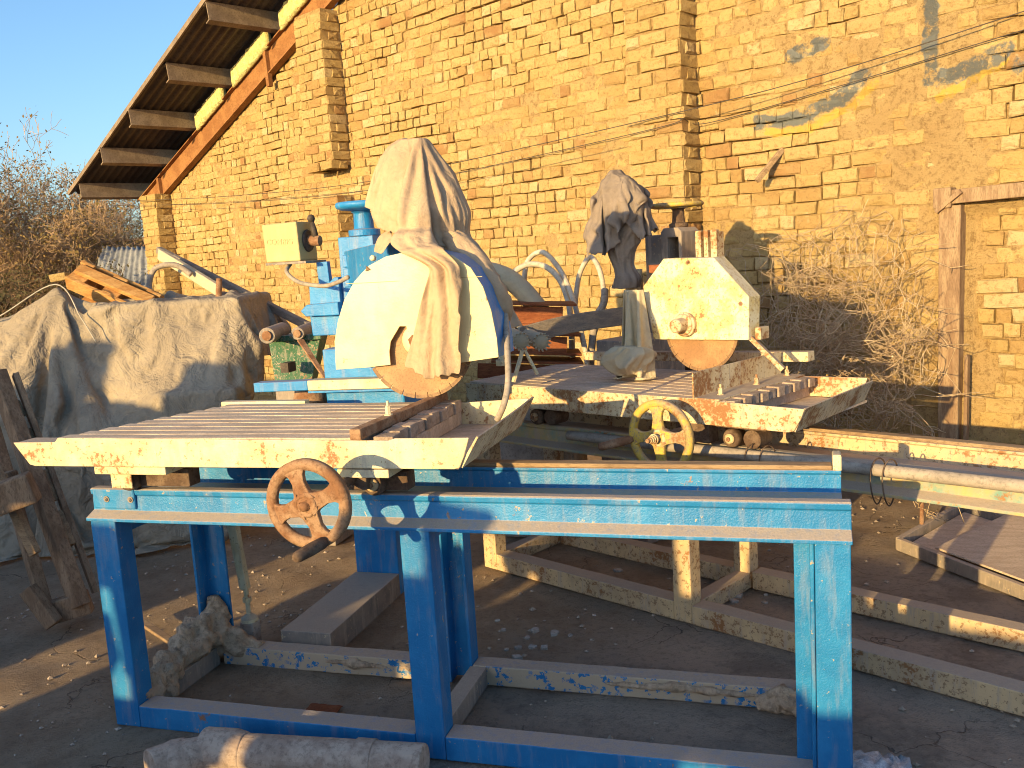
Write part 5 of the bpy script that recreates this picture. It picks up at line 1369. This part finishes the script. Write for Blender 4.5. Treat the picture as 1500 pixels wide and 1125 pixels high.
for a, b_, s in ((q[0], q[1], 1.0), (q[2], q[3], 2.0)):
    m = MB(); pp = [a.lerp(b_, t) for t in (0, 0.2, 0.4, 0.6, 0.8, 0.93, 1.0)]
    m.tube(pp, [0.034, 0.036, 0.033, 0.037, 0.034, 0.039, 0.033], 16); po = m.build('pole', M['cloth_pale'], bun, smooth=True)
    for k in range(14):
        e = MB(); an = k * 2 * pi / 14; d = (b_ - a).normalized(); x = d.orthogonal().normalized(); y = d.cross(x); c = b_ + (x * cos(an) + y * sin(an)) * 0.026
        e.tube([c - d * 0.02, c + d * 0.012 + (x * cos(an) + y * sin(an)) * 0.014], [0.007, 0.003], 5); e.build('frayed_end', M['cloth_pale'], po)
m = MB()
for t in (0.25, 0.32): m.lathe([(0.040, -0.004), (0.043, 0.0), (0.046, 0.004)], q[0].lerp(q[1], t), q[1] - q[0], 20, closed=True)
m.build('binding', M['rust_dark'], bun, smooth=True)
pr = empty('pole_prop', [(1.140, 1.367, 1.009)][0], 0, 'small pale two legged prop under the pole bundle', 'prop')
q = [Vector(v) - Vector(pr.location) for v in [(1.149, 1.332, 1.112), (1.108, 1.299, 0.976), (1.155, 1.334, 1.111), (1.199, 1.362, 1.000)]]
for i in (0, 2):
    m = MB(); m.bar(q[i], q[i + 1], 0.022, 0.012); m.build('prop_leg', M['cream'], pr, bevel=0.002)
p = [(1.139, 1.079, 1.203), (1.134, 1.062, 1.100)]
m = MB(); m.tube(p, 0.012, 12); m.lathe([(0.024, -0.004), (0.024, 0.02)], p[1], (0, 0, -1), 6); tag(m.build('long_bolt', M['cream'], bevel=0.002), 'long pale bolt hanging head down by the pole bundle', 'bolt')

# tangle of hexagonal wire netting leaning at the wall
net_root = empty('wire_netting', (2.55, 2.85, 0.0), 0, 'crumpled tangle of rusty hexagonal wire netting against the brick wall', 'wire netting')
wr_ = random.Random(31)
def hexnet(fn, nu, nv, s, r, jit=0.06):
    """edges of a hexagonal net, mapped to space by fn(a, b)"""
    mb = MB(); pts = {}
    def V(i, j):
        k = (i, j)
        if k not in pts:
            a = i * s * 0.866; b = j * s * 1.5 + (s * 0.5 if (i + j) % 2 else 0.0)
            pts[k] = fn(a + wr_.uniform(-jit, jit) * s, b + wr_.uniform(-jit, jit) * s)
        return pts[k]
    E = []
    for j in range(nv):
        for i in range(nu):
            E.append(((i, j), (i + 1, j)))
            if (i + j) % 2: E.append(((i, j), (i, j + 1)))
    for a, b in E:
        if wr_.random() < 0.03: continue
        p, q_ = V(*a), V(*b); d = q_ - p
        if d.length < 1e-5: continue
        m_ = (p + q_) / 2 + Vector((wr_.uniform(-1, 1), wr_.uniform(-1, 1), wr_.uniform(-1, 1))) * d.length * 0.04
        mb.tube([p, m_, q_], r, 3, caps=False)
    return mb
def crumple(c, ea, eb, en, la, lb, bulge, seed, amp):
    def fn(a, b):
        x = (a / la - 0.5) * 2; y = (b / lb - 0.5) * 2
        w = Vector((fbm((x * 1.2, y * 1.2, seed), 2), fbm((x * 1.2 + 9, y * 1.2, seed), 2), fbm((x * 1.2, y * 1.2 + 9, seed), 2)))
        f = Vector((fbm((x * 4, y * 4, seed + 3), 2), fbm((x * 4 + 9, y * 4, seed + 3), 2), fbm((x * 4, y * 4 + 9, seed + 3), 2)))
        return c + ea * (x * la / 2) + eb * (y * lb / 2) + en * (bulge * (1 - 0.6 * x * x - 0.5 * y * y)) + (w * 1.5 + f * 0.18) * amp
    return fn
A = Vector(net_root.location)
def wp(u, o, z): return wall_pt(u, o, z) - A
UP = Vector((0, 0, 1))
specs = [  # centre u, out, z, half extents..., cell
    (0.95, 0.12, 1.30, 1.05, 0.60, 0.10, 0.046, 0.16, 0.35),
    (1.10, 0.20, 1.05, 0.95, 0.70, 0.16, 0.046, 0.20, -0.5),
    (1.30, 0.36, 0.85, 0.70, 0.70, 0.22, 0.044, 0.22, -0.65),
    (1.20, 0.40, 0.90, 0.75, 0.50, 0.20, 0.048, 0.22, -0.9),
    (1.00, 0.55, 0.86, 0.70, 0.50, 0.14, 0.052, 0.12, -0.2),
    (1.25, 0.45, 0.70, 0.60, 0.40, 0.15, 0.046, 0.18, -0.3),
    (1.28, 0.30, 0.55, 0.60, 0.40, 0.10, 0.046, 0.16, 0.1),
    (0.55, 0.18, 1.15, 0.60, 0.40, 0.10, 0.048, 0.14, 0.4),
    (1.38, 0.25, 0.80, 0.50, 0.60, 0.10, 0.040, 0.18, -0.9),
    (1.15, 0.25, 1.00, 0.80, 0.70, 0.16, 0.036, 0.20, -0.7),
    (1.20, 0.35, 0.80, 0.70, 0.60, 0.16, 0.036, 0.20, -0.5),
    (1.15, 0.15, 1.10, 0.90, 0.80, 0.10, 0.046, 0.22, -0.6),
    (1.22, 0.32, 0.98, 0.80, 0.60, 0.18, 0.046, 0.24, -0.8),
    (1.20, 0.22, 0.75, 0.75, 0.70, 0.15, 0.048, 0.24, -0.7),
]
for k, (u, o_w, z, la, lb, bu, cell, amp, rot) in enumerate(specs):
    ea = (WR * cos(rot) + UP * sin(rot)); eb = (UP * cos(rot) - WR * sin(rot))
    fn = crumple(wp(u, o_w, z), ea, eb, WN, la, lb, bu, 3.3 * k + 1, amp)
    nu = int(la / (cell * 0.866)); nv = int(lb / (cell * 1.5))
    hexnet(fn, nu, nv, cell, 0.0022 if k != 5 else 0.0026).build('netting_sheet', M['wire'], net_root, smooth=True, fix=False)
hexnet(crumple(wp(1.15, 0.35, 0.28), WR, WN, UP, 1.2, 0.6, 0.3, 77, 0.16), 34, 10, 0.048, 0.0023).build('netting_sheet', M['wire'], net_root, smooth=True, fix=False)

# steel tray and plate on the ground at the right
tr = empty('steel_tray', (3.0, 2.2, 0), 0, 'grey rimmed steel tray lying on the concrete past the worn saw', 'steel tray')
A0 = Vector([(2.725, 2.140)][0]).to_3d(); A1 = Vector([(3.138, 1.567)][0]).to_3d(); A2 = Vector([(3.119, 2.805)][0]).to_3d()
T0 = Vector(tr.location)
e1 = (A1 - A0).normalized(); e2_ = (A2 - A0).normalized(); A1 = A0 + e1 * 1.3
def tz(p, z): return p - T0 + Vector((0, 0, z - p.z + T0.z))
for a, b_ in ((A0, A1), (A0, A0 + e2_ * 0.75), (A0 + e2_ * 0.75, A1 + e2_ * 0.75)):
    m = MB(); m.bar(tz(a, 0.035), tz(b_, 0.035), 0.03, 0.06); m.build('rim', M['grey_metal'], tr, bevel=0.004)
m = MB(); c = [A0 + e1 * 0.03 + e2_ * 0.03, A1 + e2_ * 0.03, A1 + e2_ * 0.72, A0 + e1 * 0.03 + e2_ * 0.72]
m.prism([(p.x - T0.x, p.y - T0.y) for p in c], 0.018, 0.026, 'xy'); m.build('floor_plate', M['slat'], tr, bevel=0.002)
c = [A0 + e1 * 0.22 + e2_ * 0.02, A1 + e2_ * 0.02 + e1 * 0.0, A1 + e2_ * 0.9, A0 + e1 * 0.30 + e2_ * 0.85]
m = MB(); m.prism([(p.x, p.y) for p in c], 0.068, 0.078, 'xy'); tag(m.build('steel_plate', M['slat'], bevel=0.003), 'flat dusty plate laid on the grey steel tray', 'plate')
p = [(2.854, 2.352), (2.964, 2.898)]
m = MB(); m.tube([(p[0][0], p[0][1], 0.05), (p[1][0] - 0.05, p[1][1] - 0.1, 0.30)], 0.010, 8); tag(m.build('thin_rod', M['rust'], smooth=True), 'thin rusty rod standing at the tray corner', 'rod')
p = [(2.973, 2.691)][0]
m = MB(); m.lathe([(0.05, 0), (0.048, 0.012), (0.018, 0.014), (0.016, 0.03)], (p[0], p[1], 0.0), (0, 0, 1), 6); tag(m.build('flange_nut', M['grey_metal'], bevel=0.002), 'grey flange nut on the ground by the steel tray', 'nut')

# pipe and stone in the foreground
fp = [(0.484, -0.177), (1.196, -0.121)]
P0 = Vector((*fp[0], 0.06)); P1 = Vector((*fp[1], 0.06)); d = (P1 - P0).normalized()
pe = empty('pipe_piece', (P0.x, P0.y, 0), 0, 'dusty brown collared pipe lying along the blue bottom rail', 'pipe')
m = MB(); m.tube([P0 - P0 * 1.0 + Vector((0, 0, 0.06)), P1 - P0 + Vector((0, 0, 0.06))], 0.056, 28); m.build('barrel', M['pipe_dust'], pe, bevel=0.006)
m = MB(); m.tube([d * 0.50 + Vector((0, 0, 0.06)), d * 0.56 + Vector((0, 0, 0.06))], 0.061, 28); m.build('collar', M['pipe_dust'], pe, bevel=0.004)
m = MB(); m.tube([d * 0.0 + Vector((0, 0, 0.062)), d * 0.10 + Vector((0, 0, 0.062)), d * 0.14 + Vector((0, 0, 0.062))], [0.066, 0.066, 0.057], 28); m.build('socket', M['pipe_dust'], pe, bevel=0.004)
m = MB(); m.tube([d * 0.04 + Vector((0, 0, 0.06)), Vector((-0.07, -0.08, 0.062)), Vector((-0.10, -0.13, 0.062))], [0.05, 0.055, 0.058], 24); m.build('branch', M['pipe_dust'], pe, bevel=0.004)
bp = [(0.427, -0.243)][0]
m = MB(); rings = []
for i in range(1, 14):
    a = pi * i / 14; rings.append([Vector((bp[0] + sin(a) * cos(b) * 0.072, bp[1] + sin(a) * sin(b) * 0.072, 0.056 - cos(a) * 0.062)) + Vector((1, 1, 1)) * 0.004 * fbm((cos(b) * 2, sin(b) * 2, i * 0.3), 2) for b in [2 * pi * j / 24 for j in range(24)]])
m.loft(rings); tag(m.build('round_stone', M['pipe_dust'], smooth=True), 'round brown stone ball at the pipe end', 'stone')
cp_ = [(2.433, 0.137)][0]
m = MB(); rows = [[(cp_[0] - 0.12 + 0.24 * i / 20, cp_[1] - 0.10 + 0.18 * j / 14, 0.02 + 0.035 * abs(fbm((i * 0.35, j * 0.35, 0), 3)) + 0.03 * sin(pi * i / 20) * sin(pi * j / 14)) for i in range(21)] for j in range(15)]
m.grid(rows); tag(m.build('plastic_scrap', M['plastic'], smooth=True, thick=0.002, fix=False), 'crumpled clear plastic scrap by the foot of the blue frame', 'plastic')

# stone chips and a wood splinter on the ground
crn = random.Random(8)
for (x, y) in [(1.097, 0.979), (1.223, 0.746), (1.224, 1.004), (1.312, 0.983), (1.205, 0.836), (1.256, 0.844), (1.303, 0.845), (1.380, 0.973), (1.162, 0.811), (1.037, 0.747), (1.044, 1.063), (1.436, 1.178), (1.641, 1.520), (1.442, 1.718), (1.997, 1.406), (2.014, 1.471), (2.123, 1.423), (1.211, 0.935), (2.127, 1.518)]:
    m = MB(); r = crn.uniform(0.012, 0.027); k = crn.randint(4, 6); a0 = crn.uniform(0, 6)
    poly = [(x + r * crn.uniform(0.6, 1.1) * cos(a0 + 2 * pi * i / k), y + r * crn.uniform(0.6, 1.1) * sin(a0 + 2 * pi * i / k)) for i in range(k)]
    z = ground_z(x, y)
    m.prism(poly, z - 0.003, z + r * 0.45, 'xy')
    tag(m.build('stone_chip', M['stone'], bevel=0.002, seg=1), 'small broken stone chip on the ground behind the blue frame', 'stone chip', 'stone chips on the ground')
p = [(-0.516, 0.763), (-0.172, 0.558)]
tag(plank('wood_splinter', (p[0][0], p[0][1], 0.035), (p[1][0], p[1][1], 0.035), 0.035, 0.015, M['wood'], bevel=0.003), 'flat wood splinter on the ground left of the slurry crust', 'wood')
p = [(0.678, 0.199)][0]
m = MB(); rows = [[(p[0] - 0.06 + 0.12 * i / 8, p[1] - 0.05 + 0.1 * j / 8, 0.006 + 0.008 * abs(fbm((i * 0.5, j * 0.5, 3), 2))) for i in range(9)] for j in range(9)]
m.grid(rows); tag(m.build('rag_scrap', M['rust_red'], smooth=True, thick=0.002, fix=False), 'dull red scrap of cloth inside the blue bottom frame', 'scrap')
